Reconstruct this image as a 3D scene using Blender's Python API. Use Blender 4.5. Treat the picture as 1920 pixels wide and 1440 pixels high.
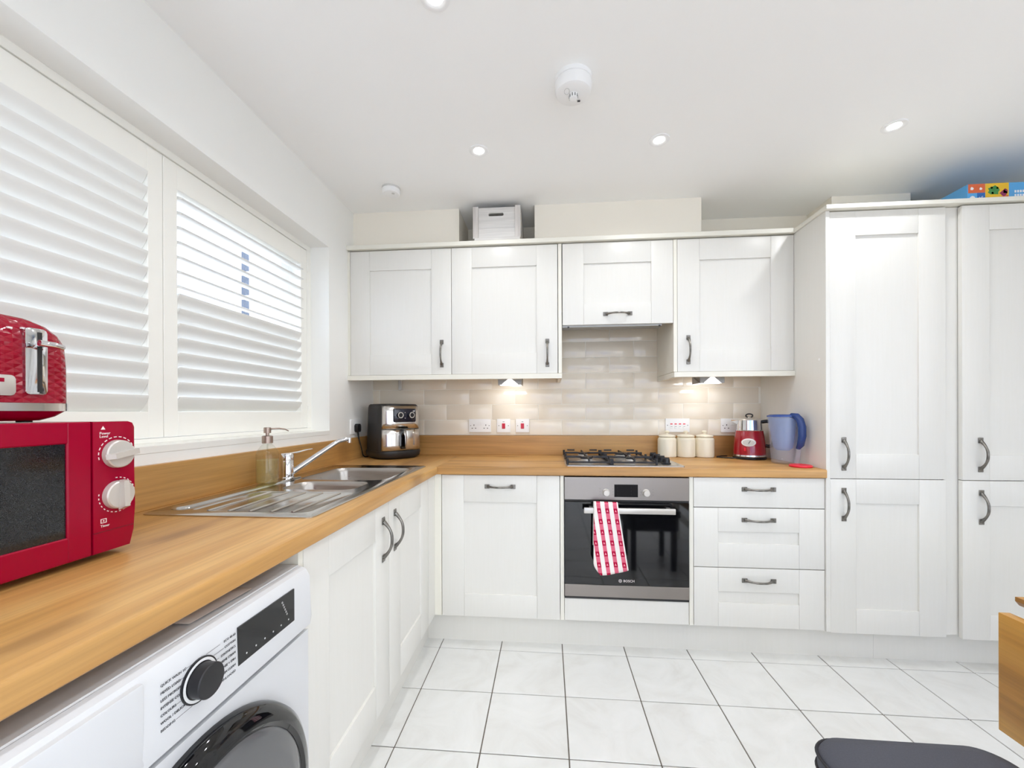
import bpy, bmesh, math, random
from mathutils import Vector, Matrix
random.seed(7)
SC = bpy.context.scene
COL = SC.collection
for o in list(bpy.data.objects):
    bpy.data.objects.remove(o)

# ------------------------------------------------------------------ camera
def make_camera():
    f, yaw, pitch, roll, cy = 768.2521, 0.08693, -0.00137, 0.0036, 772.89
    fw = Vector((-math.sin(yaw), math.cos(yaw), 0)); r = Vector((math.cos(yaw), math.sin(yaw), 0)); up = Vector((0, 0, 1))
    fw, up = fw * math.cos(pitch) + up * math.sin(pitch), up * math.cos(pitch) - fw * math.sin(pitch)
    r, up = r * math.cos(roll) - up * math.sin(roll), r * math.sin(roll) + up * math.cos(roll)
    cam = bpy.data.cameras.new('camera'); o = bpy.data.objects.new('camera', cam); COL.objects.link(o)
    cam.sensor_fit = 'HORIZONTAL'; cam.sensor_width = 36; cam.lens = f / 1920 * 36
    cam.shift_y = (cy - 720) / 1920
    cam.clip_start = 0.02; cam.clip_end = 200
    m = Matrix((r, up, -fw)).transposed().to_4x4(); m.translation = Vector((1.15093, -2.62488, 1.18599))
    o.matrix_world = m
    SC.camera = o
make_camera()

# ------------------------------------------------------------------ world, exposure
SKY = 3.0
DOWNLIGHT_W = 1.7
def make_world():
    w = bpy.data.worlds.new('sky'); SC.world = w; w.use_nodes = True
    nt = w.node_tree; nt.nodes.clear()
    out = nt.nodes.new('ShaderNodeOutputWorld'); bg = nt.nodes.new('ShaderNodeBackground')
    tc = nt.nodes.new('ShaderNodeTexCoord'); no = nt.nodes.new('ShaderNodeTexNoise'); cr = nt.nodes.new('ShaderNodeValToRGB')
    no.inputs['Scale'].default_value = 2.6; no.inputs['Detail'].default_value = 5
    cr.color_ramp.elements[0].position = 0.40; cr.color_ramp.elements[0].color = (0.20, 0.36, 0.76, 1)
    cr.color_ramp.elements[1].position = 0.50; cr.color_ramp.elements[1].color = (0.93, 0.96, 1.0, 1)
    nt.links.new(tc.outputs['Generated'], no.inputs['Vector']); nt.links.new(no.outputs['Fac'], cr.inputs['Fac'])
    nt.links.new(cr.outputs['Color'], bg.inputs['Color']); bg.inputs['Strength'].default_value = SKY
    nt.links.new(bg.outputs['Background'], out.inputs['Surface'])
make_world()
vs = SC.view_settings
vs.view_transform = 'Standard'; vs.look = 'None'; vs.gamma = 1.0; vs.use_curve_mapping = False
vs.exposure = 0.56
SC.cycles.diffuse_bounces = 8; SC.cycles.glossy_bounces = 4; SC.cycles.transmission_bounces = 6
SC.cycles.max_bounces = 10; SC.cycles.transparent_max_bounces = 16
SC.cycles.caustics_reflective = False; SC.cycles.caustics_refractive = False
SC.cycles.sample_clamp_indirect = 6.0
SC.cycles.use_adaptive_sampling = True; SC.cycles.adaptive_threshold = 0.06

# ------------------------------------------------------------------ materials
def lin(c):
    c = c / 255.0
    return c / 12.92 if c <= 0.04045 else ((c + 0.055) / 1.055) ** 2.4
def rgb(t): return (lin(t[0]), lin(t[1]), lin(t[2]), 1)
MATS = {}
class NT:
    def __init__(s, name):
        s.m = bpy.data.materials.new(name); s.m.use_nodes = True; s.nt = s.m.node_tree
        s.b = s.nt.nodes['Principled BSDF']; MATS[name] = s.m
    def n(s, t, **k):
        x = s.nt.nodes.new(t)
        for a, v in k.items():
            if hasattr(x, a) and a not in x.inputs: setattr(x, a, v)
            else: x.inputs[a].default_value = v
        return x
    def l(s, a, b): s.nt.links.new(a, b)
    def math(s, op, a, b=None, clamp=False):
        x = s.nt.nodes.new('ShaderNodeMath'); x.operation = op; x.use_clamp = clamp
        for i, v in enumerate((a, b)):
            if v is None: continue
            if isinstance(v, (int, float)): x.inputs[i].default_value = v
            else: s.l(v, x.inputs[i])
        return x.outputs[0]
    def mix(s, f, a, b):
        x = s.nt.nodes.new('ShaderNodeMix'); x.data_type = 'RGBA'
        for i, v in ((0, f), (6, a), (7, b)):
            if isinstance(v, (int, float)): x.inputs[i].default_value = v
            elif isinstance(v, tuple): x.inputs[i].default_value = v
            else: s.l(v, x.inputs[i])
        return x.outputs[2]
    def ramp(s, fac, stops):
        x = s.nt.nodes.new('ShaderNodeValToRGB'); e = x.color_ramp.elements
        while len(e) < len(stops): e.new(0.5)
        for el, (p, c) in zip(e, stops): el.position = p; el.color = c
        s.l(fac, x.inputs['Fac']); return x.outputs['Color']
    def coord(s, kind='Object', scale=(1, 1, 1), rot=(0, 0, 0)):
        t = s.nt.nodes.new('ShaderNodeTexCoord'); mp = s.nt.nodes.new('ShaderNodeMapping')
        mp.inputs['Scale'].default_value = scale; mp.inputs['Rotation'].default_value = rot
        s.l(t.outputs[kind], mp.inputs['Vector']); return mp.outputs['Vector']
    def bump(s, h, strength=0.2, dist=0.001):
        x = s.nt.nodes.new('ShaderNodeBump'); x.inputs['Strength'].default_value = strength; x.inputs['Distance'].default_value = dist
        s.l(h, x.inputs['Height']); s.l(x.outputs['Normal'], s.b.inputs['Normal'])
def plain(name, c, rough=0.5, metal=0.0, var=0.0, spec=0.5, coat=0.0, nscale=8.0, bump=0.0):
    t = NT(name); t.b.inputs['Roughness'].default_value = rough; t.b.inputs['Metallic'].default_value = metal
    t.b.inputs['Specular IOR Level'].default_value = spec; t.b.inputs['Coat Weight'].default_value = coat
    c = rgb(c); t.b.inputs['Base Color'].default_value = c
    if var <= 0: return t.m
    no = t.n('ShaderNodeTexNoise', Scale=nscale, Detail=1.5); t.l(t.coord(), no.inputs['Vector'])
    d = tuple(x * (1 - var) for x in c[:3]) + (1,)
    t.l(t.ramp(no.outputs['Fac'], [(0.35, d), (0.65, c)]), t.b.inputs['Base Color'])
    if bump: t.bump(no.outputs['Fac'], 0.3, bump)
    return t.m
plain('wall_paint', (241, 241, 238), 0.65, var=0.012, nscale=3)
plain('cream_paint', (239, 233, 221), 0.65, var=0.012, nscale=3)
plain('ceiling_paint', (246, 246, 245), 0.8, var=0.008, nscale=2)
plain('gloss_white', (240, 239, 234), 0.3, var=0.01)
plain('shutter_white', (243, 242, 236), 0.4, var=0.01)
plain('louver_white', (232, 232, 229), 0.45, var=0.005)
plain('tile_wall', (230, 220, 203), 0.10, var=0.02, spec=0.6, nscale=5)
plain('grout_light', (236, 232, 222), 0.8)
plain('grout_grey', (112, 104, 96), 0.9, var=0.15, nscale=30)
plain('white_plastic', (240, 240, 240), 0.35)
plain('grey_plastic', (206, 205, 202), 0.4)
plain('screw_grey', (120, 120, 118), 0.4)
plain('hole_dark', (35, 33, 32), 0.6)
plain('red_plastic', (196, 14, 50), 0.3)
plain('red_lid', (226, 40, 60), 0.35)
plain('red_gloss', (150, 0, 40), 0.18, var=0.04, spec=0.22, nscale=3)
plain('kettle_red', (158, 14, 32), 0.14, coat=0.5)
plain('black_gloss', (12, 12, 15), 0.05, spec=0.6)
plain('black_matt', (38, 36, 36), 0.5, var=0.1)
plain('black_soft', (24, 24, 28), 0.35)
plain('cast_iron', (34, 34, 40), 0.45, var=0.2, nscale=60)
plain('display_black', (16, 12, 14), 0.35, spec=0.15)
plain('panel_dark', (28, 30, 44), 0.15)
plain('door_grey', (96, 96, 98), 0.12, var=0.03)
plain('pewter', (142, 138, 132), 0.35, metal=1.0, var=0.35, nscale=45)
plain('chrome', (225, 225, 228), 0.06, metal=1.0)
plain('satin_silver', (206, 201, 195), 0.32, metal=0.6)
plain('pump_steel', (168, 150, 140), 0.3, metal=0.8)
plain('knob_silver', (204, 199, 193), 0.3, metal=0.3)
plain('hood_grey', (150, 148, 144), 0.4, metal=0.7)
plain('canister_cream', (232, 225, 205), 0.28, var=0.02)
plain('washer_white', (212, 213, 216), 0.28)
plain('print_grey', (70, 70, 74), 0.6)
plain('print_white', (236, 226, 226), 0.5)
plain('stool_fabric', (74, 75, 84), 0.85, var=0.12, nscale=400, bump=0.0006)
plain('stool_black', (40, 40, 44), 0.7, var=0.1, nscale=200)
plain('booklet_paper', (176, 162, 152), 0.7, var=0.05)
plain('table_paint', (232, 228, 216), 0.4)
plain('upvc', (246, 246, 246), 0.3)
plain('render_wall', (236, 226, 220), 0.8, var=0.03, nscale=1)
plain('roof_tile', (120, 92, 82), 0.8, var=0.2, nscale=10)
plain('bounce_ground', (228, 226, 220), 0.9, var=0.1, nscale=2)  # unseen ground, made pale to bounce daylight up onto the ceiling
plain('blue_glass', (70, 84, 104), 0.1, var=0.1, nscale=2)
plain('game_blue', (88, 168, 226), 0.4)
plain('game_dark', (34, 104, 182), 0.4)
plain('game_orange', (222, 104, 58), 0.4)
plain('game_yellow', (236, 190, 40), 0.4)
plain('game_green', (62, 140, 70), 0.4)
plain('game_purple', (140, 32, 84), 0.4)
plain('game_white', (240, 240, 244), 0.4)

def cabinet_mat():
    t = NT('cabinet_ivory'); t.b.inputs['Roughness'].default_value = 0.34
    no = t.n('ShaderNodeTexNoise', Scale=1.0, Detail=5.0, Roughness=0.6); t.l(t.coord('Object', (110, 110, 6)), no.inputs['Vector'])
    t.l(t.ramp(no.outputs['Fac'], [(0.3, rgb((222, 220, 214))), (0.7, rgb((224, 222, 217)))]), t.b.inputs['Base Color'])
    t.bump(no.outputs['Fac'], 0.05, 0.0003)
cabinet_mat()
plain('cabinet_edge', (229, 226, 215), 0.4)

def oak(name, along, dark=(150, 108, 58), mid=(182, 136, 78), light=(200, 157, 98), rough=0.36, knots=True):
    t = NT(name); t.b.inputs['Roughness'].default_value = rough
    sc = [7.0, 7.0, 7.0]; sc['xyz'.index(along)] = 0.55
    fine = [95.0, 95.0, 95.0]; fine['xyz'.index(along)] = 3.0
    kn = [5.5, 5.5, 5.5]; kn['xyz'.index(along)] = 1.5
    a = t.n('ShaderNodeTexNoise', Scale=1.0, Detail=5.0, Roughness=0.55, Distortion=0.7); t.l(t.coord('Object', sc), a.inputs['Vector'])
    b = t.n('ShaderNodeTexNoise', Scale=1.0, Detail=4.0, Roughness=0.6); t.l(t.coord('Object', fine), b.inputs['Vector'])
    base = t.ramp(a.outputs['Fac'], [(0.32, rgb(dark)), (0.48, rgb(mid)), (0.68, rgb(light))])
    g = t.math('MULTIPLY_ADD', b.outputs['Fac'], 0.66); g.node.inputs[2].default_value = 0.68
    mul = t.nt.nodes.new('ShaderNodeMix'); mul.data_type = 'RGBA'; mul.blend_type = 'MULTIPLY'; mul.inputs[0].default_value = 1.0
    t.l(base, mul.inputs[6]); cb = t.nt.nodes.new('ShaderNodeCombineColor')
    for i in range(3): t.l(g, cb.inputs[i])
    t.l(cb.outputs[0], mul.inputs[7]); col = mul.outputs[2]
    if knots:
        v = t.n('ShaderNodeTexVoronoi', Scale=1.0); v.voronoi_dimensions = '2D'; v.inputs['Randomness'].default_value = 1.0
        wv = t.n('ShaderNodeTexNoise', Scale=14.0, Detail=2.0); t.l(t.coord('Object'), wv.inputs['Vector'])
        t.l(t.coord('Object', kn), v.inputs['Vector'])
        d = t.math('ADD', v.outputs['Distance'], t.math('MULTIPLY', wv.outputs['Fac'], 0.10))
        k = t.ramp(d, [(0.09, (1, 1, 1, 1)), (0.21, (0, 0, 0, 1))])
        col = t.mix(t.math('MULTIPLY', k, 0.55), col, rgb((120, 82, 44)))
    t.l(col, t.b.inputs['Base Color']); t.bump(b.outputs['Fac'], 0.12, 0.0004)
oak('oak_y', 'y'); oak('oak_x', 'x')
oak('table_oak', 'y', dark=(130, 86, 28), mid=(168, 117, 44), light=(190, 141, 64), rough=0.4, knots=False)
oak('whitewash', 'x', dark=(160, 154, 148), mid=(214, 211, 207), light=(228, 226, 223), rough=0.7, knots=False)
oak('whitewash_v', 'z', dark=(160, 150, 142), mid=(212, 207, 202), light=(226, 223, 220), rough=0.7, knots=False)

def floor_tile_mat():
    t = NT('floor_tile'); t.b.inputs['Roughness'].default_value = 0.30
    a = t.n('ShaderNodeTexNoise', Scale=5.0, Detail=6.0, Roughness=0.62, Distortion=1.2)
    oi = t.nt.nodes.new('ShaderNodeObjectInfo'); va = t.nt.nodes.new('ShaderNodeVectorMath'); va.operation = 'ADD'
    sc = t.nt.nodes.new('ShaderNodeVectorMath'); sc.operation = 'SCALE'; t.l(oi.outputs['Location'], sc.inputs[0]); sc.inputs['Scale'].default_value = 3.7
    t.l(t.coord('Object'), va.inputs[0]); t.l(sc.outputs[0], va.inputs[1]); t.l(va.outputs[0], a.inputs['Vector'])
    t.l(t.ramp(a.outputs['Fac'], [(0.3, rgb((216, 215, 212))), (0.5, rgb((224, 224, 222))), (0.72, rgb((229, 229, 228)))]), t.b.inputs['Base Color'])
    t.bump(a.outputs['Fac'], 0.06, 0.001)
floor_tile_mat()

def steel(name, rough, along, aniso=True, col=(205, 202, 198)):
    t = NT(name); t.b.inputs['Metallic'].default_value = 1.0; t.b.inputs['Roughness'].default_value = rough
    t.b.inputs['Base Color'].default_value = rgb(col)
    s = [260.0] * 3; s['xyz'.index(along)] = 2.0
    n = t.n('ShaderNodeTexNoise', Scale=1.0, Detail=3.0); t.l(t.coord('Object', s), n.inputs['Vector'])
    r = t.math('MULTIPLY_ADD', n.outputs['Fac'], 0.16); r.node.inputs[2].default_value = rough - 0.08
    t.l(r, t.b.inputs['Roughness'])
    if aniso: t.bump(n.outputs['Fac'], 0.12, 0.0003)
steel('steel_brushed', 0.36, 'x', col=(150, 143, 138)); steel('steel_sink', 0.16, 'y', aniso=False, col=(200, 197, 193)); steel('steel_bowl', 0.30, 'x', col=(176, 171, 166))
steel('steel_fryer', 0.2, 'z', col=(214, 210, 206))
steel('steel_hob', 0.28, 'x', col=(196, 194, 192))

def glassy(name, tint, gloss=0.08, rough=0.0, clear=1.0):
    """thin clear sheet: see-through with a plain Fresnel reflection"""
    t = NT(name); nt = t.nt; nt.nodes.remove(t.b)
    out = [n for n in nt.nodes if n.type == 'OUTPUT_MATERIAL'][0]
    tr = nt.nodes.new('ShaderNodeBsdfTransparent'); tr.inputs['Color'].default_value = tint
    gl = nt.nodes.new('ShaderNodeBsdfGlossy'); gl.inputs['Roughness'].default_value = rough
    lw = nt.nodes.new('ShaderNodeLayerWeight'); pw = t.math('POWER', lw.outputs['Facing'], 4.0); fr = t.math('MULTIPLY_ADD', pw, 0.35); fr.node.inputs[2].default_value = 0.03
    mx = nt.nodes.new('ShaderNodeMixShader'); nt.links.new(fr, mx.inputs[0]); nt.links.new(tr.outputs[0], mx.inputs[1]); nt.links.new(gl.outputs[0], mx.inputs[2])
    last = mx.outputs[0]
    if clear < 1.0:
        df = nt.nodes.new('ShaderNodeBsdfDiffuse'); df.inputs['Color'].default_value = tint
        m2 = nt.nodes.new('ShaderNodeMixShader'); m2.inputs[0].default_value = clear
        nt.links.new(df.outputs[0], m2.inputs[1]); nt.links.new(last, m2.inputs[2]); last = m2.outputs[0]
    nt.links.new(last, out.inputs['Surface'])
glassy('window_glass', (0.98, 0.99, 1.0, 1))
glassy('bottle_glass', (0.93, 0.94, 0.92, 1))
glassy('soap_liquid', (0.90, 0.84, 0.55, 1), clear=0.85)
glassy('jug_clear', (0.90, 0.92, 0.97, 1), clear=0.86)
glassy('jug_blue', (0.52, 0.67, 0.96, 1), clear=0.66)
plain('jug_lid_blue', (52, 84, 158), 0.25); plain('jug_handle_blue', (28, 58, 120), 0.2)
def emit(name, c, s):
    t = NT(name); t.b.inputs['Base Color'].default_value = c; t.b.inputs['Emission Color'].default_value = c; t.b.inputs['Emission Strength'].default_value = s
emit('lamp_glow', (1, 1, 1, 1), 14.0); emit('strip_glow', (1, 1, 1, 1), 1.6)

def mesh_window_mat():
    t = NT('microwave_glass'); t.b.inputs['Roughness'].default_value = 0.08
    v = t.n('ShaderNodeTexVoronoi', Scale=700.0); t.l(t.coord(), v.inputs['Vector'])
    t.l(t.ramp(v.outputs['Distance'], [(0.3, rgb((12, 12, 14))), (0.6, rgb((34, 34, 36)))]), t.b.inputs['Base Color'])
mesh_window_mat()
def toaster_mat():
    t = NT('toaster_red'); t.b.inputs['Base Color'].default_value = rgb((146, 2, 34)); t.b.inputs['Roughness'].default_value = 0.14; t.b.inputs['Specular IOR Level'].default_value = 0.4
    a = t.n('ShaderNodeTexWave', Scale=26.0); a.wave_profile = 'TRI'; a.bands_direction = 'Y'; t.l(t.coord('Object', (1, 1, 1), (math.radians(58), 0, 0)), a.inputs['Vector'])
    b = t.n('ShaderNodeTexWave', Scale=26.0); b.wave_profile = 'TRI'; b.bands_direction = 'Y'; t.l(t.coord('Object', (1, 1, 1), (math.radians(-58), 0, 0)), b.inputs['Vector'])
    t.bump(t.math('MINIMUM', a.outputs['Fac'], b.outputs['Fac']), 0.5, 0.003)
toaster_mat()
def towel_mat():
    t = NT('towel_check'); t.b.inputs['Roughness'].default_value = 0.9; t.b.inputs['Specular IOR Level'].default_value = 0.1
    uv = t.nt.nodes.new('ShaderNodeTexCoord'); sp = t.nt.nodes.new('ShaderNodeSeparateXYZ'); t.l(uv.outputs['UV'], sp.inputs[0])
    u = t.math('FRACT', sp.outputs[0]); v = t.math('FRACT', sp.outputs[1])
    band = t.math('MULTIPLY', t.math('GREATER_THAN', u, 0.26), t.math('LESS_THAN', u, 0.74))
    sq = t.math('MULTIPLY', band, t.math('LESS_THAN', v, 0.46))
    du = t.math('ABSOLUTE', t.math('SUBTRACT', u, 0.5))
    # little motif: triangle, wide at the bottom, with a notch
    h = t.math('MULTIPLY', t.math('SUBTRACT', 0.36, v), 0.5)
    tri = t.math('MULTIPLY', t.math('LESS_THAN', du, h), t.math('GREATER_THAN', v, 0.12))
    notch = t.math('MULTIPLY', t.math('LESS_THAN', du, 0.03), t.math('LESS_THAN', v, 0.17))
    tri = t.math('MULTIPLY', t.math('SUBTRACT', tri, notch, True), sq)
    c1 = t.mix(band, rgb((234, 228, 224)), rgb((216, 104, 128)))
    c2 = t.mix(sq, c1, rgb((172, 14, 58)))
    t.l(t.mix(tri, c2, rgb((246, 150, 168))), t.b.inputs['Base Color'])
    n = t.n('ShaderNodeTexNoise', Scale=600.0); t.l(t.coord(), n.inputs['Vector']); t.bump(n.outputs['Fac'], 0.4, 0.0008)
towel_mat()

# ------------------------------------------------------------------ geometry helpers
def M(x): return MATS[x]
def tf(bm, geom_verts, mat): bmesh.ops.transform(bm, matrix=mat, verts=geom_verts)
def box(bm, x0, x1, y0, y1, z0, z1, bev=0.0, seg=1):
    x0, x1 = min(x0, x1), max(x0, x1); y0, y1 = min(y0, y1), max(y0, y1); z0, z1 = min(z0, z1), max(z0, z1)
    vs_ = [bm.verts.new(c) for c in ((x0, y0, z0), (x1, y0, z0), (x1, y1, z0), (x0, y1, z0), (x0, y0, z1), (x1, y0, z1), (x1, y1, z1), (x0, y1, z1))]
    fs = [bm.faces.new([vs_[i] for i in q]) for q in ((0, 3, 2, 1), (4, 5, 6, 7), (0, 1, 5, 4), (1, 2, 6, 5), (2, 3, 7, 6), (3, 0, 4, 7))]
    if bev > 0:
        ed = list({e for f in fs for e in f.edges})
        bmesh.ops.bevel(bm, geom=ed, offset=bev, segments=seg, affect='EDGES', profile=0.6)
def axm(axis, c):
    c = Vector(c)
    if axis == 'z': m = Matrix.Identity(4)
    elif axis == 'x': m = Matrix(((0, 0, 1), (1, 0, 0), (0, 1, 0))).to_4x4()      # local z -> +x, local x -> +y, local y -> +z
    elif axis == '-y': m = Matrix(((1, 0, 0), (0, 0, -1), (0, 1, 0))).to_4x4()    # local z -> -y, local x -> +x, local y -> +z
    elif axis == '-z': m = Matrix(((1, 0, 0), (0, -1, 0), (0, 0, -1))).to_4x4()
    m.translation = c; return m
def lathe(bm, prof, c=(0, 0, 0), axis='z', seg=32, sx=1.0, sy=1.0, a0=0.0):
    m = axm(axis, c); rings = []
    for r, z in prof:
        if r < 1e-6: rings.append([bm.verts.new(m @ Vector((0, 0, z)))])
        else: rings.append([bm.verts.new(m @ Vector((r * sx * math.cos(a0 + 2 * math.pi * i / seg), r * sy * math.sin(a0 + 2 * math.pi * i / seg), z))) for i in range(seg)])
    for A, B in zip(rings, rings[1:]):
        if len(A) == 1 and len(B) == 1: continue
        for i in range(seg):
            j = (i + 1) % seg
            if len(A) == 1: bm.faces.new((A[0], B[i], B[j]))
            elif len(B) == 1: bm.faces.new((A[i], A[j], B[0]))
            else: bm.faces.new((A[i], A[j], B[j], B[i]))
def disc(bm, r, h, c, axis='z', seg=28, bev=0.0):
    p = [(0, 0), (r, 0), (r, h - bev), (r - bev, h), (0, h)] if bev else [(0, 0), (r, 0), (r, h), (0, h)]
    lathe(bm, p, c, axis, seg)
def tube(bm, pts, rad, seg=10, flat=1.0, cap=True, up=None):
    pts = [Vector(p) for p in pts]; n = len(pts); rad = rad if isinstance(rad, (list, tuple)) else [rad] * n
    rings = []; prev = None
    for i, p in enumerate(pts):
        t = (pts[min(i + 1, n - 1)] - pts[max(i - 1, 0)]).normalized()
        if prev is None:
            a = Vector(up) if up is not None else (Vector((0, 0, 1)) if abs(t.z) < 0.9 else Vector((1, 0, 0)))
        else: a = prev
        s = (a - t * a.dot(t)).normalized(); prev = s; q = t.cross(s)
        rings.append([bm.verts.new(p + (s * math.cos(2 * math.pi * k / seg) * flat + q * math.sin(2 * math.pi * k / seg)) * rad[i]) for k in range(seg)])
    for A, B in zip(rings, rings[1:]):
        for k in range(seg): bm.faces.new((A[k], A[(k + 1) % seg], B[(k + 1) % seg], B[k]))
    if cap: bm.faces.new(rings[0][::-1]); bm.faces.new(rings[-1])
def arc(c, r, a0, a1, n): return [(c[0] + r * math.cos(a0 + (a1 - a0) * i / n), c[1] + r * math.sin(a0 + (a1 - a0) * i / n)) for i in range(n + 1)]
def rrect(x0, x1, y0, y1, r, n=6):
    P = math.pi
    return arc((x1 - r, y1 - r), r, 0, P / 2, n) + arc((x0 + r, y1 - r), r, P / 2, P, n) + arc((x0 + r, y0 + r), r, P, 1.5 * P, n) + arc((x1 - r, y0 + r), r, 1.5 * P, 2 * P, n)
def loft(bm, loops, cap0=False, cap1=False, m=None):
    rs = [[bm.verts.new((m @ Vector(p)) if m else p) for p in L] for L in loops]
    n = len(rs[0])
    for A, B in zip(rs, rs[1:]):
        for i in range(n): bm.faces.new((A[i], A[(i + 1) % n], B[(i + 1) % n], B[i]))
    if cap0: bm.faces.new(rs[0][::-1])
    if cap1: bm.faces.new(rs[-1])
    return rs
def prism(bm, poly, axis, a, b, bev=0.0, seg=2):
    """poly in the plane perpendicular to axis: 'x' -> (y,z), 'y' -> (x,z), 'z' -> (x,y)"""
    def P(p, t): return {'x': (t, p[0], p[1]), 'y': (p[0], t, p[1]), 'z': (p[0], p[1], t)}[axis]
    rs = loft(bm, [[P(p, a) for p in poly], [P(p, b) for p in poly]], True, True)
    if bev:
        n = len(poly); ed = []
        for R in rs:
            for i in range(n):
                e = bm.edges.get((R[i], R[(i + 1) % n])); ed.append(e)
        bmesh.ops.bevel(bm, geom=ed, offset=bev, segments=seg, affect='EDGES', profile=0.6)
def plate_with_holes(bm, loops, m):
    """flat plate from loops (first is the outline), filled around the holes"""
    edges = []; rs = []
    for L in loops:
        vv = [bm.verts.new(m @ Vector((p[0], p[1], 0))) for p in L]; rs.append(vv)
        for i in range(len(vv)): edges.append(bm.edges.new((vv[i], vv[(i + 1) % len(vv)])))
    bmesh.ops.triangle_fill(bm, use_beauty=True, use_dissolve=False, edges=edges)
    return rs

class BM:
    def __enter__(s): s.bm = bmesh.new(); return s.bm
    def __exit__(s, *a): pass
def new_mesh(name, bm, mat, smooth=True, angle=35):
    bmesh.ops.remove_doubles(bm, verts=bm.verts, dist=1e-6)
    bmesh.ops.recalc_face_normals(bm, faces=bm.faces)
    me = bpy.data.meshes.new(name); bm.to_mesh(me); bm.free()
    if mat: me.materials.append(M(mat))
    if smooth and len(me.polygons):
        me.polygons.foreach_set('use_smooth', [True] * len(me.polygons)); me.set_sharp_from_angle(angle=math.radians(angle))
    return me
def link(name, data, parent=None):
    o = bpy.data.objects.new(name, data); COL.objects.link(o)
    if parent: o.parent = parent
    return o
def tag(o, label, cat, group=None):
    o['label'] = label; o['category'] = cat
    if group: o['group'] = group
    return o
def thing(name, label, cat, loc=(0, 0, 0), rz=0.0, group=None):
    o = link(name, None); o.empty_display_size = 0.05; o.location = loc; o.rotation_euler = (0, 0, rz)
    return tag(o, label, cat, group)
def root_of(o):
    while o.parent: o = o.parent
    return o
def part(name, bm, mat, parent, label=None, local=False, smooth=True, angle=35):
    """parts stay at their thing's origin; bm is in world space unless local"""
    r = root_of(parent)
    if not local:
        m = Matrix.Translation(r.location) @ Matrix.Rotation(r.rotation_euler.z, 4, 'Z')
        bmesh.ops.transform(bm, matrix=m.inverted(), verts=bm.verts)
    o = link(name, new_mesh(name, bm, mat, smooth, angle), parent)
    if label: o['label'] = label
    return o
def bpart(name, mat, parent, *boxes, bev=0.0, seg=1, label=None, local=False):
    bm = bmesh.new()
    for b in boxes: box(bm, *b, bev=bev, seg=seg)
    return part(name, bm, mat, parent, label, local)
def solo(name, bm, mat, label, cat, group=None, loc=(0, 0, 0), angle=35):
    """a thing that is one mesh; bm in world space"""
    bmesh.ops.translate(bm, vec=-Vector(loc), verts=bm.verts)
    o = link(name, new_mesh(name, bm, mat, True, angle)); o.location = loc
    return tag(o, label, cat, group)
def struct(name, bm, mat, parent=None, smooth=False):
    o = link(name, new_mesh(name, bm, mat, smooth), parent)
    if not parent: o['kind'] = 'structure'
    return o
def text_part(name, s, size, mat, parent, m, depth=0.0003, align='LEFT'):
    cu = bpy.data.curves.new('lettering', 'FONT'); cu.body = s; cu.size = size; cu.extrude = depth; cu.align_x = align; cu.align_y = 'CENTER'
    cu.resolution_u = 2
    t = bpy.data.objects.new('lettering', cu); COL.objects.link(t)
    bpy.context.view_layer.update()
    me = bpy.data.meshes.new_from_object(t.evaluated_get(bpy.context.evaluated_depsgraph_get()))
    bpy.data.objects.remove(t); bpy.data.curves.remove(cu)
    r = root_of(parent); w = Matrix.Translation(r.location) @ Matrix.Rotation(r.rotation_euler.z, 4, 'Z')
    me.transform(w.inverted() @ m); me.materials.clear(); me.materials.append(M(mat)); me.name = name
    o = link(name, me, parent); return o

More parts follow.
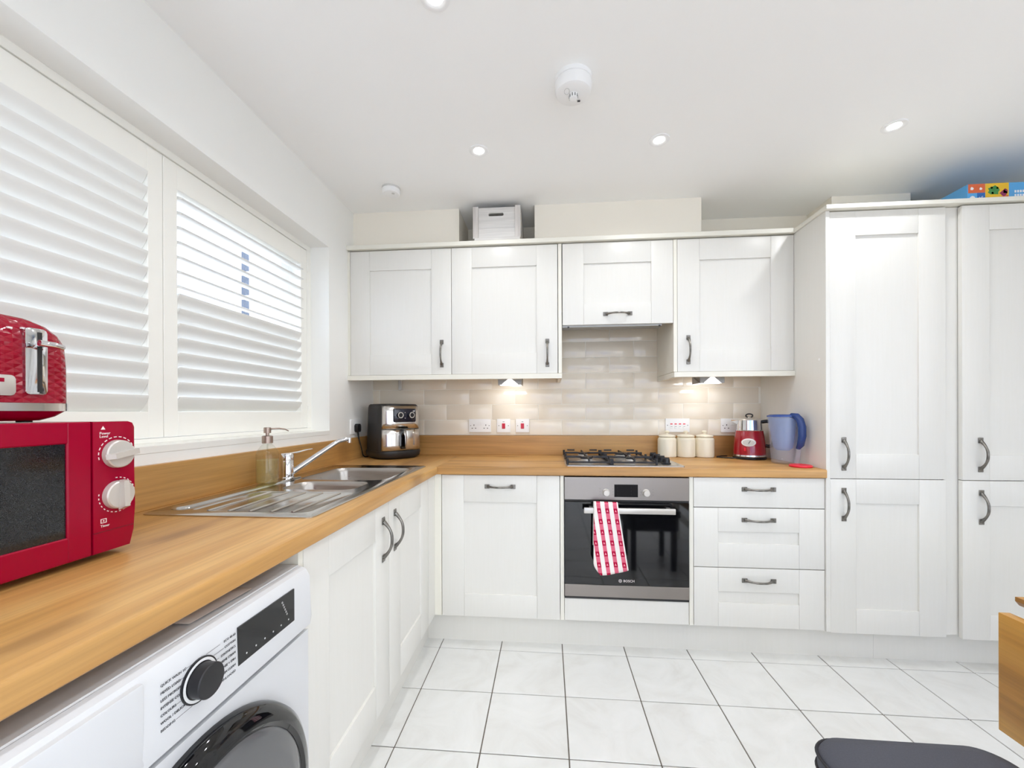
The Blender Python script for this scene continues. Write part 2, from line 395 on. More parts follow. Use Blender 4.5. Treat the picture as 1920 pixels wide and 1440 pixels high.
# ------------------------------------------------------------------ the room
CEIL = 2.37; XR = 3.80; YR = -5.3
P = 0.3075; GX0, GY0 = 0.605, -0.602
def room():
    bm = bmesh.new(); box(bm, -0.02, XR + 0.02, YR - 0.02, 0.02, -0.06, -0.0035); fl = struct('floor', bm, 'grout_grey')
    # tiles: full ones share one mesh, cut ones at the edges have their own size
    gap = 0.0045; cache = {}; n = 0
    ks = range(-1, 11); js = range(0, 17)
    for i in ks:
        x0, x1 = max(GX0 + i * P, 0.42) + gap / 2, min(GX0 + (i + 1) * P, XR) - gap / 2
        if x1 - x0 < 0.03: continue
        for j in js:
            y1, y0 = min(GY0 + P - j * P, -0.45) - gap / 2, max(GY0 - j * P, YR) + gap / 2
            if y1 - y0 < 0.03: continue
            key = (round(x1 - x0, 3), round(y1 - y0, 3))
            if key not in cache:
                b = bmesh.new(); box(b, -key[0] / 2, key[0] / 2, -key[1] / 2, key[1] / 2, -0.009, 0.0, bev=0.0012); cache[key] = new_mesh('floor_tile', b, 'floor_tile', False)
            o = link('floor_tile', cache[key], fl); o.location = ((x0 + x1) / 2, (y0 + y1) / 2, random.uniform(-0.0003, 0.0))
    bm = bmesh.new(); box(bm, -0.4, XR + 0.3, YR - 0.3, 0.3, CEIL, CEIL + 0.1); struct('ceiling', bm, 'ceiling_paint')
    # left wall with the window opening
    W0, W1, Z0, Z1 = -2.30, -0.548, 1.068, 2.06
    bm = bmesh.new(); X = -0.30
    box(bm, X, 0, YR, W0, 0, CEIL); box(bm, X, 0, W1, 0.0, 0, CEIL); box(bm, X, 0, W0, W1, 0, Z0); box(bm, X, 0, W0, W1, Z1, CEIL)
    struct('wall_left', bm, 'wall_paint')
    bm = bmesh.new(); box(bm, -0.3, XR + 0.3, 0.008, 0.30, 0, CEIL); wb = struct('wall_back', bm, 'cream_paint')
    bm = bmesh.new(); A0, A1, B0, B1 = -4.8, -2.0, 0.90, 2.1
    box(bm, XR, XR + 0.3, YR, A0, 0, CEIL); box(bm, XR, XR + 0.3, A1, 0, 0, CEIL); box(bm, XR, XR + 0.3, A0, A1, 0, B0); box(bm, XR, XR + 0.3, A0, A1, B1, CEIL)
    struct('wall_right', bm, 'wall_paint')
    wd = link('added_window_2', None); wd['kind'] = 'structure'; bm = bmesh.new(); q0, q1 = XR + 0.16, XR + 0.22; am = (A0 + A1) / 2  # unseen window, added to bring daylight onto the left run
    box(bm, q0, q1, A0, A1, B0, B0 + 0.06); box(bm, q0, q1, A0, A1, B1 - 0.06, B1)
    for y0, y1 in ((A0, A0 + 0.06), (am - 0.035, am + 0.035), (A1 - 0.06, A1)): box(bm, q0, q1, y0, y1, B0 + 0.06, B1 - 0.06)
    struct('window_frame', bm, 'upvc', wd)
    for y0, y1 in ((A0 + 0.06, am - 0.035), (am + 0.035, A1 - 0.06)):
        bm = bmesh.new(); box(bm, XR + 0.185, XR + 0.195, y0, y1, B0 + 0.06, B1 - 0.06); struct('pane', bm, 'window_glass', wd)
    bm = bmesh.new(); D0, D1, DZ = 0.3, 3.5, 2.12
    box(bm, -0.3, D0, YR - 0.3, YR, 0, CEIL); box(bm, D1, XR + 0.3, YR - 0.3, YR, 0, CEIL); box(bm, D0, D1, YR - 0.3, YR, DZ, CEIL)
    struct('wall_rear', bm, 'wall_paint')
    # unseen glazed doors, added to let daylight in from the rear
    dm = link('added_door_1', None); dm['kind'] = 'structure'
    for k in range(3):
        a = D0 + (D1 - D0) * k / 3; b = D0 + (D1 - D0) * (k + 1) / 3; bm = bmesh.new(); y0, y1 = YR - 0.15, YR - 0.09
        box(bm, a, a + 0.06, y0, y1, 0, DZ); box(bm, b - 0.06, b, y0, y1, 0, DZ); box(bm, a + 0.06, b - 0.06, y0, y1, 0, 0.08); box(bm, a + 0.06, b - 0.06, y0, y1, DZ - 0.06, DZ)
        struct('door_leaf', bm, 'upvc', dm)
        bm = bmesh.new(); box(bm, a + 0.06, b - 0.06, YR - 0.125, YR - 0.115, 0.08, DZ - 0.06); struct('pane', bm, 'window_glass', dm)
    # boxed-in pipework above the wall units
    bm = bmesh.new(); box(bm, 0.0, 0.640, -0.27, 0.008, 2.143, CEIL); struct('trim_1', bm, 'cream_paint')
    bm = bmesh.new(); box(bm, 1.080, 2.003, -0.27, 0.008, 2.143, CEIL); struct('trim_2', bm, 'cream_paint')
    bm = bmesh.new(); box(bm, 2.72, 3.125, -0.21, 0.008, 2.143, CEIL); struct('trim_3', bm, 'cream_paint')
    # splashback: each tile its own piece
    bm = bmesh.new(); box(bm, 0.0, 2.447, -0.0036, 0.008, 1.0355, 1.82); sb = link('splashback_bed', new_mesh('splashback_bed', bm, 'grout_light', False), wb)
    cache = {}
    for r in range(8):
        z0 = 1.035 + 0.0985 * r + 0.0015; z1 = z0 + 0.0955
        lo, hi = (0.0, 2.447) if z0 < 1.39 else (1.215, 1.85)
        st = 0.0465 if r % 2 == 0 else 0.1955
        a = st - 0.2985
        while a < hi:
            x0, x1 = max(a, lo) + 0.0015, min(a + 0.2985, hi) - 0.0015; a += 0.2985
            if x1 - x0 < 0.012: continue
            key = round(x1 - x0, 3)
            if key not in cache:
                b = bmesh.new(); box(b, -key / 2, key / 2, -0.0042, 0.0042, -0.0478, 0.0478, bev=0.002, seg=2); cache[key] = new_mesh('wall_tile', b, 'tile_wall')
            o = link('wall_tile', cache[key], wb); o.location = ((x0 + x1) / 2, -0.001 + random.uniform(-0.0004, 0.0004), (z0 + z1) / 2)
            o.rotation_euler = (random.uniform(-0.002, 0.002), 0, random.uniform(-0.002, 0.002))
    # window: sill board, frame, panes
    bm = bmesh.new(); box(bm, -0.29, 0.0012, W0 - 0.0, W1, 1.068, 1.090, bev=0.001); struct('trim_4', bm, 'gloss_white')
    wd = link('window_1', None); wd['kind'] = 'structure'
    fx0, fx1 = -0.285, -0.225; bm = bmesh.new(); zz0, zz1 = 1.09, Z1
    box(bm, fx0, fx1, W0, W1, zz0, zz0 + 0.06); box(bm, fx0, fx1, W0, W1, zz1 - 0.06, zz1)
    for y in (W0, (W0 + W1) / 2 - 0.035, W1 - 0.06): box(bm, fx0, fx1, y, y + (0.07 if y not in (W0, W1 - 0.06) else 0.06), zz0 + 0.06, zz1 - 0.06)
    struct('window_frame', bm, 'upvc', wd)
    ym = (W0 + W1) / 2
    for a, b in ((W0 + 0.06, ym - 0.035), (ym + 0.035, W1 - 0.06)):
        bm = bmesh.new(); box(bm, -0.262, -0.252, a, b, zz0 + 0.06, zz1 - 0.06); struct('pane', bm, 'window_glass', wd)
room()

# ------------------------------------------------------------------ shutters
SX = -0.10
def shutters():
    W0, W1 = -2.30, -0.548
    fr = link('trim_5', None); fr['kind'] = 'structure'
    for nm, b in (('frame_head', (SX - 0.04, SX, W0, W1, 2.034, 2.06)), ('frame_sill', (SX - 0.04, SX, W0, W1, 1.09, 1.105)),
                  ('frame_jamb', (SX - 0.04, SX, W1 - 0.035, W1, 1.105, 2.034)), ('frame_jamb', (SX - 0.04, SX, W0, W0 + 0.035, 1.105, 2.034))):
        bm = bmesh.new(); box(bm, *b, bev=0.0015); struct(nm, bm, 'shutter_white', fr, True)
    T = 0.028; zb, zt = 1.107, 2.0295; n = 15; l0, l1 = 1.190, 1.945; pitch = (l1 - l0) / n
    def panel(y0, y1, label, tilt, hinges):
        t = thing('plantation_shutter', label, 'shutter', (SX, (y0 + y1) / 2, zb), group='shutter panels in the window')
        ws = 0.051; x0, x1 = SX - T, SX
        for a, b in ((y0, y0 + ws), (y1 - ws, y1)): bpart('stile', 'shutter_white', t, (x0, x1, a, b, zb, zt), bev=0.0015)
        bpart('rail', 'shutter_white', t, (x0, x1, y0 + ws, y1 - ws, zb, l0), bev=0.0015)
        bpart('rail', 'shutter_white', t, (x0, x1, y0 + ws, y1 - ws, l1, zt), bev=0.0015)
        cache = {}
        for k in range(n):
            zc = l0 + pitch * (k + 0.5); a = tilt(k); h = 0.0315; cx = (x0 + x1) / 2
            if a not in cache:
                # a slat of lens-shaped section, room edge up by angle a
                bm = bmesh.new(); L = (y1 - y0) / 2 - ws - 0.002; sec = []
                for i in range(13):
                    s = -1 + 2 * i / 12; sec.append((s * h, 0.0046 * math.sqrt(max(0, 1 - s * s)) + 0.0008))
                poly = sec + [(p[0], -p[1]) for p in sec[::-1]]
                ca, sa = math.cos(a), math.sin(a); poly = [(p[0] * ca - p[1] * sa, p[0] * sa + p[1] * ca) for p in poly]
                loft(bm, [[(p[0], -L, p[1]) for p in poly], [(p[0], L, p[1]) for p in poly]], True, True)
                cache[a] = new_mesh('louver', bm, 'louver_white', True, 40)
            o = link('louver', cache[a], t); o.location = (cx - SX, 0, zc - zb)
        for z in hinges:
            bm = bmesh.new(); tube(bm, [(SX + 0.003, y1 + 0.002, z - 0.03), (SX + 0.003, y1 + 0.002, z + 0.03)], 0.0045, 8); part('hinge', bm, 'gloss_white', t)
    panel(-1.387, -0.586, 'white window shutter beside the wall cabinets, its upper slats open to the sky', lambda k: math.radians(-9) if k >= 8 else math.radians(53), (1.19, 1.95))
    panel(-2.258, -1.389, 'white window shutter behind the red toaster with all slats nearly closed', lambda k: math.radians(57), ())
shutters()

# ------------------------------------------------------------------ outside
def outside():
    bm = bmesh.new(); box(bm, -60, 60, -60, 60, -0.6, -0.5); o = struct('ground', bm, 'bounce_ground')
    t = thing('neighbour_house', 'pale rendered house with a tall narrow window seen through the open slats', 'house', (-12.0, 20, -0.5))
    bpart('wall', 'render_wall', t, (-17.2, -4.0, 20.0, 28.0, -0.5, 14.0))
    bm = bmesh.new(); prism(bm, [(19.6, 14.0), (28.4, 14.0), (24, 18.0)], 'x', -17.6, -3.6); part('roof', bm, 'roof_tile', t)
    for z in (6.6, 8.0, 9.4):
        w = bpart('window', 'upvc', t, (-16.72, -16.18, 19.92, 20.0, z, z + 1.25))
        bpart('pane', 'blue_glass', w, (-16.68, -16.46, 19.90, 19.92, z + 0.05, z + 1.2)); bpart('pane', 'blue_glass', w, (-16.44, -16.22, 19.90, 19.92, z + 0.05, z + 1.2))
    t = thing('brick_house', 'pale house with small blue windows seen through the nearly closed slats', 'house', (-14.0, 6, -0.5))
    bpart('wall', 'render_wall', t, (-22.0, -14.0, 0.0, 12.0, -0.5, 5.6))
    bm = bmesh.new(); prism(bm, [(-22.4, 5.6), (-13.6, 5.6), (-18, 8.4)], 'y', -0.4, 12.4); part('roof', bm, 'roof_tile', t)
    for y in (2.2, 5.2, 8.4):
        for z in (0.6, 3.2):
            w = bpart('window', 'upvc', t, (-14.0, -13.92, y, y + 1.5, z, z + 1.3))
            bpart('pane', 'blue_glass', w, (-13.92, -13.90, y + 0.07, y + 0.72, z + 0.07, z + 1.23)); bpart('pane', 'blue_glass', w, (-13.92, -13.90, y + 0.78, y + 1.43, z + 0.07, z + 1.23))
outside()

# ------------------------------------------------------------------ cabinets
def handle_mesh():
    bm = bmesh.new(); Lh = 0.0655
    for s in (-1, 1):
        box(bm, -0.0105, 0.0105, -0.004, 0.0, s * Lh - 0.0125, s * Lh + 0.0125, bev=0.0012)
        for q in (-0.005, 0.005): lathe(bm, [(0.0036, 0), (0.003, 0.0016), (0, 0.002)], (q, -0.004, s * (Lh + 0.004)), '-y', 8)
    pts = []; rad = []
    for i in range(17):
        u = -1 + i / 8; z = u * (Lh - 0.004); d = 0.030 * (1 - abs(u) ** 2.4)
        pts.append((0, -0.003 - d, z)); rad.append(0.0045 + 0.0035 * abs(u) ** 4 + 0.0006 * (abs(u) < 0.4))
    tube(bm, pts, rad, 10, flat=1.0, up=(1, 0, 0))
    return new_mesh('handle', bm, 'pewter', True, 40)
HANDLE = handle_mesh()
def add_handle(door, pos, facing='-y', horizontal=False, label=None):
    o = link('handle', HANDLE, door); r = root_of(door); o.location = Vector(pos) - r.location
    rz = math.pi / 2 if facing == 'x' else 0.0
    o.rotation_euler = (Matrix.Rotation(rz, 3, 'Z') @ Matrix.Rotation(math.pi / 2 if horizontal else 0.0, 3, 'Y')).to_euler()
    return o
def place(facing, plane):
    """local door frame: u along the front, z up, d = depth outwards -> world box"""
    if facing == '-y': return lambda u0, u1, d0, d1, z0, z1: (u0, u1, plane - d1, plane - d0, z0, z1)
    return lambda u0, u1, d0, d1, z0, z1: (plane + d0, plane + d1, u0, u1, z0, z1)
def shaker(parent, u0, u1, z0, z1, plane, facing='-y', fw=0.113, name='door', rail=None, rail2=None, flat=False):
    """front face at plane, 20 mm thick; frame of stiles and rails, panel set back"""
    B = place(facing, plane); g = 0.0004; bm = bmesh.new()
    if flat:
        box(bm, *B(u0, u1, -0.02, 0.0, z0, z1), bev=0.0016, seg=2); return part(name, bm, 'cabinet_ivory', parent)
    rt = rail or fw; rb = rail2 or fw
    for a, b in ((u0, u0 + fw), (u1 - fw, u1)): box(bm, *B(a, b, -0.02, 0.0, z0, z1), bev=0.0014, seg=2)
    box(bm, *B(u0 + fw + g, u1 - fw - g, -0.02, -0.0003, z1 - rt, z1), bev=0.0014, seg=2)
    box(bm, *B(u0 + fw + g, u1 - fw - g, -0.02, -0.0003, z0, z0 + rb), bev=0.0014, seg=2)
    d = part(name, bm, 'cabinet_ivory', parent)
    bm = bmesh.new(); box(bm, *B(u0 + fw - 0.002, u1 - fw + 0.002, -0.018, -0.0085, z0 + rb - 0.002, z1 - rt + 0.002)); part('panel', bm, 'cabinet_ivory', d)
    return d

YB, YU = -0.5804, -0.3424
# worktops sit at .87-.91
def base_units():
    # dishwasher front
    t = thing('dishwasher_cabinet', 'cream shaker cabinet left of the oven with one tall door and a horizontal handle', 'cabinet', (0.91, -0.3, 0.15))
    bpart('body', 'cabinet_edge', t, (0.616, 1.205, YB + 0.022, -0.02, 0.152, 0.866))
    d = shaker(t, 0.6131, 1.2085, 0.152, 0.866, YB, rail=0.135); add_handle(d, (0.911, YB, 0.810), horizontal=True)
    # corner fillers
    t = thing('corner_post', 'narrow cream filler post in the inside corner of the base cabinets', 'post', (0.58, -0.57, 0.15))
    bpart('filler', 'cabinet_edge', t, (0.560, 0.6105, YB, YB + 0.02, 0.152, 0.868)); bpart('filler', 'cabinet_ivory', t, (0.5555, 0.5755, -0.690, YB - 0.0005, 0.152, 0.868))
    # oven housing
    t = thing('oven_housing', 'cream cabinet housing around the built-in oven, plain panel below it', 'cabinet', (1.53, -0.3, 0.15))
    for a, b in ((1.2110, 1.2295), (1.8290, 1.8480)): bpart('side_panel', 'cabinet_edge', t, (a, b, YB - 0.002, -0.02, 0.152, 0.868), bev=0.001)
    bpart('lower_panel', 'cabinet_ivory', t, (1.2310, 1.8275, YB, YB + 0.02, 0.152, 0.262), bev=0.0015); bpart('shelf', 'cabinet_edge', t, (1.2300, 1.8285, -0.54, -0.02, 0.235, 0.253))
    # drawers
    t = thing('drawer_cabinet', 'cream drawer cabinet between oven and tall unit with three drawers', 'cabinet', (2.15, -0.3, 0.15))
    bpart('body', 'cabinet_edge', t, (1.852, 2.444, YB + 0.022, -0.02, 0.152, 0.866))
    d = shaker(t, 1.8510, 2.4455, 0.7245, 0.866, YB, name='drawer', flat=True); add_handle(d, (2.150, YB, 0.8115), horizontal=True)
    d = shaker(t, 1.8510, 2.4455, 0.437, 0.7205, YB, name='drawer', rail=0.113, rail2=0.113); add_handle(d, (2.150, YB, 0.665), horizontal=True)
    d = shaker(t, 1.8510, 2.4455, 0.152, 0.433, YB, name='drawer', rail=0.113, rail2=0.113); add_handle(d, (2.150, YB, 0.376), horizontal=True)
    # sink cabinet on the left run
    t = thing('sink_cabinet', 'cream double-door shaker cabinet under the sink with two upright handles', 'cabinet', (0.3, -1.2, 0.15))
    bpart('body', 'cabinet_edge', t, (0.03, 0.553, -1.703, -0.695, 0.152, 0.70)); bpart('side_panel', 'cabinet_edge', t, (0.03, 0.574, -1.7235, -1.7055, 0.152, 0.868))
    XD = 0.575
    d = shaker(t, -1.7040, -1.1845, 0.152, 0.866, XD, 'x'); add_handle(d, (XD, -1.236, 0.740), 'x')
    d = shaker(t, -1.1815, -0.6920, 0.152, 0.866, XD, 'x'); add_handle(d, (XD, -1.126, 0.743), 'x')
    # tall units
    YT = -0.585
    t = thing('tall_cabinet', 'full-height cream shaker cabinet right of the drawers with two stacked doors', 'cabinet', (2.7, -0.3, 0.15))
    bpart('side_panel', 'cabinet_ivory', t, (2.4472, 2.4655, YT - 0.004, -0.001, 0.15, 2.118), bev=0.001); bpart('body', 'cabinet_edge', t, (2.4660, 2.966, YT + 0.022, -0.001, 0.152, 2.116))
    d = shaker(t, 2.4675, 2.9655, 0.868, 2.114, YT, rail=0.113); add_handle(d, (2.527, YT, 0.983))
    d = shaker(t, 2.4675, 2.9655, 0.145, 0.865, YT); add_handle(d, (2.527, YT, 0.747))
    bpart('screw_cap', 'white_plastic', t, (2.4462, 2.4472, -0.547, -0.537, 1.426, 1.436))
    t = thing('fridge_cabinet', 'full-height cream shaker cabinet at the right edge with two stacked doors', 'cabinet', (3.35, -0.3, 0.15))
    bpart('body', 'cabinet_edge', t, (2.967, 3.64, YT + 0.028, -0.001, 0.152, 2.116)); bpart('filler', 'cabinet_ivory', t, (2.9665, 3.030, YT + 0.012, YT + 0.027, 0.152, 2.116))
    d = shaker(t, 3.024, 3.620, 0.868, 2.112, YT - 0.012); add_handle(d, (3.098, YT - 0.012, 0.983))
    d = shaker(t, 3.024, 3.620, 0.145, 0.865, YT - 0.012); add_handle(d, (3.101, YT - 0.012, 0.746))
    # plinths
    t = thing('plinth', 'cream kickboard along the floor under the oven and drawers', 'plinth', (1.6, -0.51, 0))
    bpart('board', 'cabinet_ivory', t, (0.5225, 2.6995, -0.523, -0.504, 0.0, 0.150)); bpart('board', 'cabinet_ivory', t, (2.6997, XR - 0.005, -0.5238, -0.504, 0.0, 0.150))
    bm = bmesh.new(); box(bm, 0.506, 0.522, -1.722, -0.5205, 0.0, 0.150); solo('plinth', bm, 'cabinet_ivory', 'cream kickboard along the floor under the sink cabinet', 'plinth', loc=(0.514, -1.1, 0))
base_units()

def wall_units():
    def unit(name, x0, x1, label, hx, strip, z0=1.3987, horiz=False, cat='cabinet'):
        t = thing(name, label, cat, ((x0 + x1) / 2, -0.16, z0))
        bpart('body', 'cabinet_edge', t, (x0 + 0.001, x1 - 0.001, YU + 0.022, -0.006, (1.755 if horiz else z0 + 0.002), 2.1135))
        d = shaker(t, x0, x1, z0, 2.1125, YU, rail=0.113, fw=0.115)
        if horiz: add_handle(d, hx, horizontal=True)
        else: add_handle(d, hx)
        for s in strip: bpart('side_panel', 'cabinet_edge', t, (s[0], s[1], YU - 0.001, -0.006, s[2], 2.1135), bev=0.0008)
    unit('wall_cabinet', 0.0159, 0.6085, 'cream shaker wall cabinet in the corner by the window', (0.553, YU, 1.5165), [(0.0, 0.0145, 1.3985)])
    unit('wall_cabinet', 0.6112, 1.2070, 'cream shaker wall cabinet left of the extractor, below the wooden crate', (1.150, YU, 1.5115), [(1.2105, 1.2300, 1.3985)])
    unit('extractor_cabinet', 1.2346, 1.8283, 'short cream shaker cabinet over the hob with a horizontal handle', (1.534, YU, 1.7195), [], z0=1.6630, horiz=True)
    unit('wall_cabinet', 1.8511, 2.4460, 'cream shaker wall cabinet between extractor and tall unit', (1.907, YU, 1.5165), [(1.8300, 1.8490, 1.3985)])
    t = thing('extractor_hood', 'grey metal extractor hood set into the underside of the short cabinet', 'hood', (1.5, -0.16, 1.63))
    bm = bmesh.new(); prism(bm, [(-0.330, 1.6625), (-0.328, 1.652), (-0.262, 1.650), (-0.258, 1.700), (-0.010, 1.742), (-0.010, 1.7535), (-0.27, 1.7535), (-0.27, 1.6625)], 'x', 1.2340, 1.772); part('body', bm, 'hood_grey', t)
    for x in (1.262, 1.755): bpart('catch', 'hole_dark', t, (x, x + 0.010, -0.3290, -0.322, 1.6505, 1.6580))
    # cornice and pelmets
    bm = bmesh.new(); box(bm, 0.0005, 2.4360, -0.362, -0.001, 2.1185, 2.1425, bev=0.0015); solo('cornice', bm, 'cabinet_edge', 'cream cornice board along the top of the wall cabinets', 'cornice', loc=(1.2, -0.2, 2.118))
    bm = bmesh.new(); box(bm, 2.4370, 3.66, -0.612, -0.001, 2.1185, 2.1380, bev=0.0015); solo('cornice', bm, 'cabinet_edge', 'cream cornice board on top of the tall cabinets, under the game box', 'cornice', loc=(3.0, -0.3, 2.118))
    t = thing('pelmet', 'cream light pelmet under the two wall cabinets left of the hob', 'pelmet', (0.6, -0.34, 1.37))
    bpart('front_rail', 'cabinet_edge', t, (0.0005, 1.2300, -0.352, -0.330, 1.3690, 1.3965), bev=0.001); bpart('return_rail', 'cabinet_edge', t, (1.2105, 1.2300, -0.3295, -0.006, 1.3690, 1.3965), bev=0.001)
    t = thing('pelmet', 'cream light pelmet under the wall cabinet beside the tall unit', 'pelmet', (2.1, -0.34, 1.37))
    bpart('front_rail', 'cabinet_edge', t, (1.8300, 2.4465, -0.352, -0.330, 1.3690, 1.3965), bev=0.001); bpart('return_rail', 'cabinet_edge', t, (1.8300, 1.8490, -0.3295, -0.006, 1.3690, 1.3965), bev=0.001)
wall_units()

def worktops():
    t = thing('worktop', 'L-shaped light oak worktop running round the corner from window to tall unit', 'worktop', (0.3, -0.9, 0.87))
    # left run with the sink cut-out, back run meeting it at a joint
    z0, z1 = 0.870, 0.910
    bm = bmesh.new(); sx0, sx1, sy0, sy1 = 0.075, 0.515, -1.585, -0.635; xe = 0.5935
    prof = [(0.0, z0), (xe - 0.003, z0), (xe, z0 + 0.003), (xe, z1 - 0.007), (xe - 0.002, z1 - 0.002), (xe - 0.007, z1), (0.0, z1)]
    prism(bm, prof, 'y', -2.42, sy0); 
    prism(bm, [(sx1, z0)] + prof[1:-1] + [(sx1, z1)], 'y', sy0, sy1); box(bm, 0.0, sx0, sy0, sy1, z0, z1)
    prism(bm, prof, 'y', sy1, -0.5975)
    box(bm, 0.0, xe - 0.001, -0.5975, -0.001, z0, z1)
    part('left_run', bm, 'oak_y', t)
    bm = bmesh.new(); ye = -0.5965; b = [(ye + 0.003, z0), (ye, z0 + 0.003), (ye, z1 - 0.007), (ye + 0.002, z1 - 0.002), (ye + 0.007, z1), (-0.001, z1), (-0.001, z0)]
    # hob cut-out
    hx0, hx1, hy0, hy1 = 1.27, 1.79, -0.52, -0.075
    prism(bm, b, 'x', xe - 0.0008, hx0); prism(bm, b, 'x', hx1, 2.4465)
    prism(bm, b[:5] + [(hy0, z1), (hy0, z0)], 'x', hx0, hx1); box(bm, hx0, hx1, hy1, -0.001, z0, z1)
    part('back_run', bm, 'oak_x', t)
    bm = bmesh.new(); box(bm, 0.0005, 0.0195, -2.42, -0.0205, 0.910, 1.036, bev=0.001); solo('worktop_upstand', bm, 'oak_y', 'oak upstand board along the wall below the window', 'upstand', loc=(0.01, -1.2, 0.91))
    bm = bmesh.new(); box(bm, 0.0005, 2.4465, -0.020, -0.0055, 0.910, 1.034, bev=0.001); solo('worktop_upstand', bm, 'oak_x', 'oak upstand board below the wall tiles behind the hob', 'upstand', loc=(1.2, -0.012, 0.91))
    bm = bmesh.new(); box(bm, 0.02, 0.574, -2.400, -2.380, 0, 0.8695); solo('end_panel', bm, 'cabinet_ivory', 'cream support panel at the near end of the left worktop', 'panel', loc=(0.3, -2.39, 0))
worktops()

# ------------------------------------------------------------------ sink and tap
def sink():
    t = thing('sink', 'stainless steel one and a half bowl sink with ribbed drainer', 'sink', (0.3, -1.1, 0.91))
    X0, X1, Y0, Y1 = 0.052, 0.540, -1.612, -0.598; zt = 0.9150
    mb = rrect(0.135, 0.500, -1.050, -0.700, 0.055); hb = rrect(0.195, 0.470, -1.255, -1.085, 0.05); dr = rrect(0.155, 0.505, -1.575, -1.290, 0.03)
    bm = bmesh.new(); I = Matrix.Translation((0, 0, zt))
    out = rrect(X0, X1, Y0, Y1, 0.02)
    plate_with_holes(bm, [rrect(X0 + 0.004, X1 - 0.004, Y0 + 0.004, Y1 - 0.004, 0.02), mb, hb, dr], I)
    L = lambda pts, z: [(p[0], p[1], z) for p in pts]
    loft(bm, [L(rrect(X0 + 0.004, X1 - 0.004, Y0 + 0.004, Y1 - 0.004, 0.02), zt), L(out, zt - 0.002), L(out, 0.9102)])
    # raised rear ledge for the tap
    part('deck', bm, 'steel_sink', t, angle=30)
    bm = bmesh.new(); xm = 0.145
    loft(bm, [L(rrect(0.078, 0.132, -1.560, -0.985, 0.025), zt - 0.0005), L(rrect(0.082, 0.128, -1.556, -0.989, 0.022), zt + 0.0045), L(rrect(0.086, 0.124, -1.552, -0.993, 0.019), zt + 0.006)], False, True)
    part('tap_ledge', bm, 'steel_sink', t)
    def bowl(nm, x0, x1, y0, y1, r, depth):
        bm = bmesh.new(); loops = []
        for k, (ins, z) in enumerate(((0, 0), (0.004, -0.004), (0.006, -0.02), (0.018, -depth + 0.03), (0.030, -depth + 0.008), (0.05, -depth))):
            loops.append(L(rrect(x0 + ins, x1 - ins, y0 + ins, y1 - ins, max(r - ins * 0.3, 0.02)), zt + z))
        loft(bm, loops, False, True); b = part(nm, bm, 'steel_bowl', t, angle=50)
        bm = bmesh.new(); lathe(bm, [(0, 0.001), (0.035, 0.001), (0.042, 0.003), (0.045, 0.0005)], ((x0 + x1) / 2, (y0 + y1) / 2, zt - depth), 'z', 24); part('waste', bm, 'chrome', b)
    bowl('main_bowl', 0.135, 0.500, -1.050, -0.700, 0.055, 0.155); bowl('half_bowl', 0.195, 0.470, -1.255, -1.085, 0.05, 0.11)
    bm = bmesh.new(); loft(bm, [L(dr, zt), L(rrect(0.160, 0.500, -1.570, -1.295, 0.028), zt - 0.003)], False, True); d = part('drainer', bm, 'steel_sink', t)
    for k in range(5):
        x = 0.205 + k * 0.062; bm = bmesh.new(); tube(bm, [(x, -1.560, zt - 0.0025), (x, -1.30, zt - 0.0015)], 0.0034, 8, flat=1.0); part('rib', bm, 'steel_sink', d)
    t = thing('mixer_tap', 'chrome single-lever mixer tap with a long angled spout', 'tap', (0.105, -1.060, 0.921))
    z = 0.921
    bm = bmesh.new(); lathe(bm, [(0, 0), (0.027, 0), (0.027, 0.004), (0.0235, 0.008), (0.0235, 0.070), (0.0225, 0.072), (0.0225, 0.074), (0.0242, 0.076), (0.0242, 0.096), (0.021, 0.101), (0, 0.102)], (0.105, -1.060, z), seg=28); part('body', bm, 'chrome', t)
    bm = bmesh.new(); tube(bm, [(0.107, -1.050, z + 0.098), (0.115, -1.00, z + 0.100), (0.122, -0.965, z + 0.104), (0.128, -0.925, z + 0.106)], [0.012, 0.011, 0.010, 0.007], 10, flat=0.32); part('lever', bm, 'chrome', t)
    s0 = Vector((0.113, -1.048, z + 0.020)); s1 = Vector((0.225, -0.918, z + 0.128)); s2 = Vector((0.258, -0.872, z + 0.146))
    bm = bmesh.new(); tube(bm, [s0, s0.lerp(s1, 0.5), s1, s1.lerp(s2, 0.4) + Vector((0, 0, 0.004)), s2, s2 + Vector((0.010, 0.012, 0.000))], [0.0115, 0.0105, 0.0095, 0.009, 0.0088, 0.0086], 14); sp = part('spout', bm, 'chrome', t)
    bm = bmesh.new(); lathe(bm, [(0, 0), (0.0095, 0), (0.0095, 0.022), (0, 0.022)], (s2.x + 0.008, s2.y + 0.010, s2.z - 0.017), seg=16); part('aerator', bm, 'chrome', sp)
    t = thing('soap_dispenser', 'clear glass soap bottle with steel pump beside the tap, half full', 'dispenser', (0.102, -1.172, 0.9212))
    z = 0.9212; c = (0.102, -1.172, z); R = 0.038
    bm = bmesh.new(); lathe(bm, [(0, 0), (R - 0.004, 0), (R, 0.004), (R, 0.108), (R - 0.004, 0.122), (0.022, 0.140), (0.0155, 0.146), (0.0155, 0.158)], c, seg=32); part('bottle', bm, 'bottle_glass', t)
    bm = bmesh.new(); q = R - 0.003; lathe(bm, [(0, 0.003), (q - 0.003, 0.003), (q, 0.006), (q, 0.088), (0, 0.088)], c, seg=32); part('soap', bm, 'soap_liquid', t)
    bm = bmesh.new(); tube(bm, [(0.102, -1.172, z + 0.16), (0.102, -1.172, z + 0.08), (0.104, -1.165, z + 0.04), (0.115, -1.152, z + 0.008)], 0.0028, 8); part('dip_tube', bm, 'bottle_glass', t)
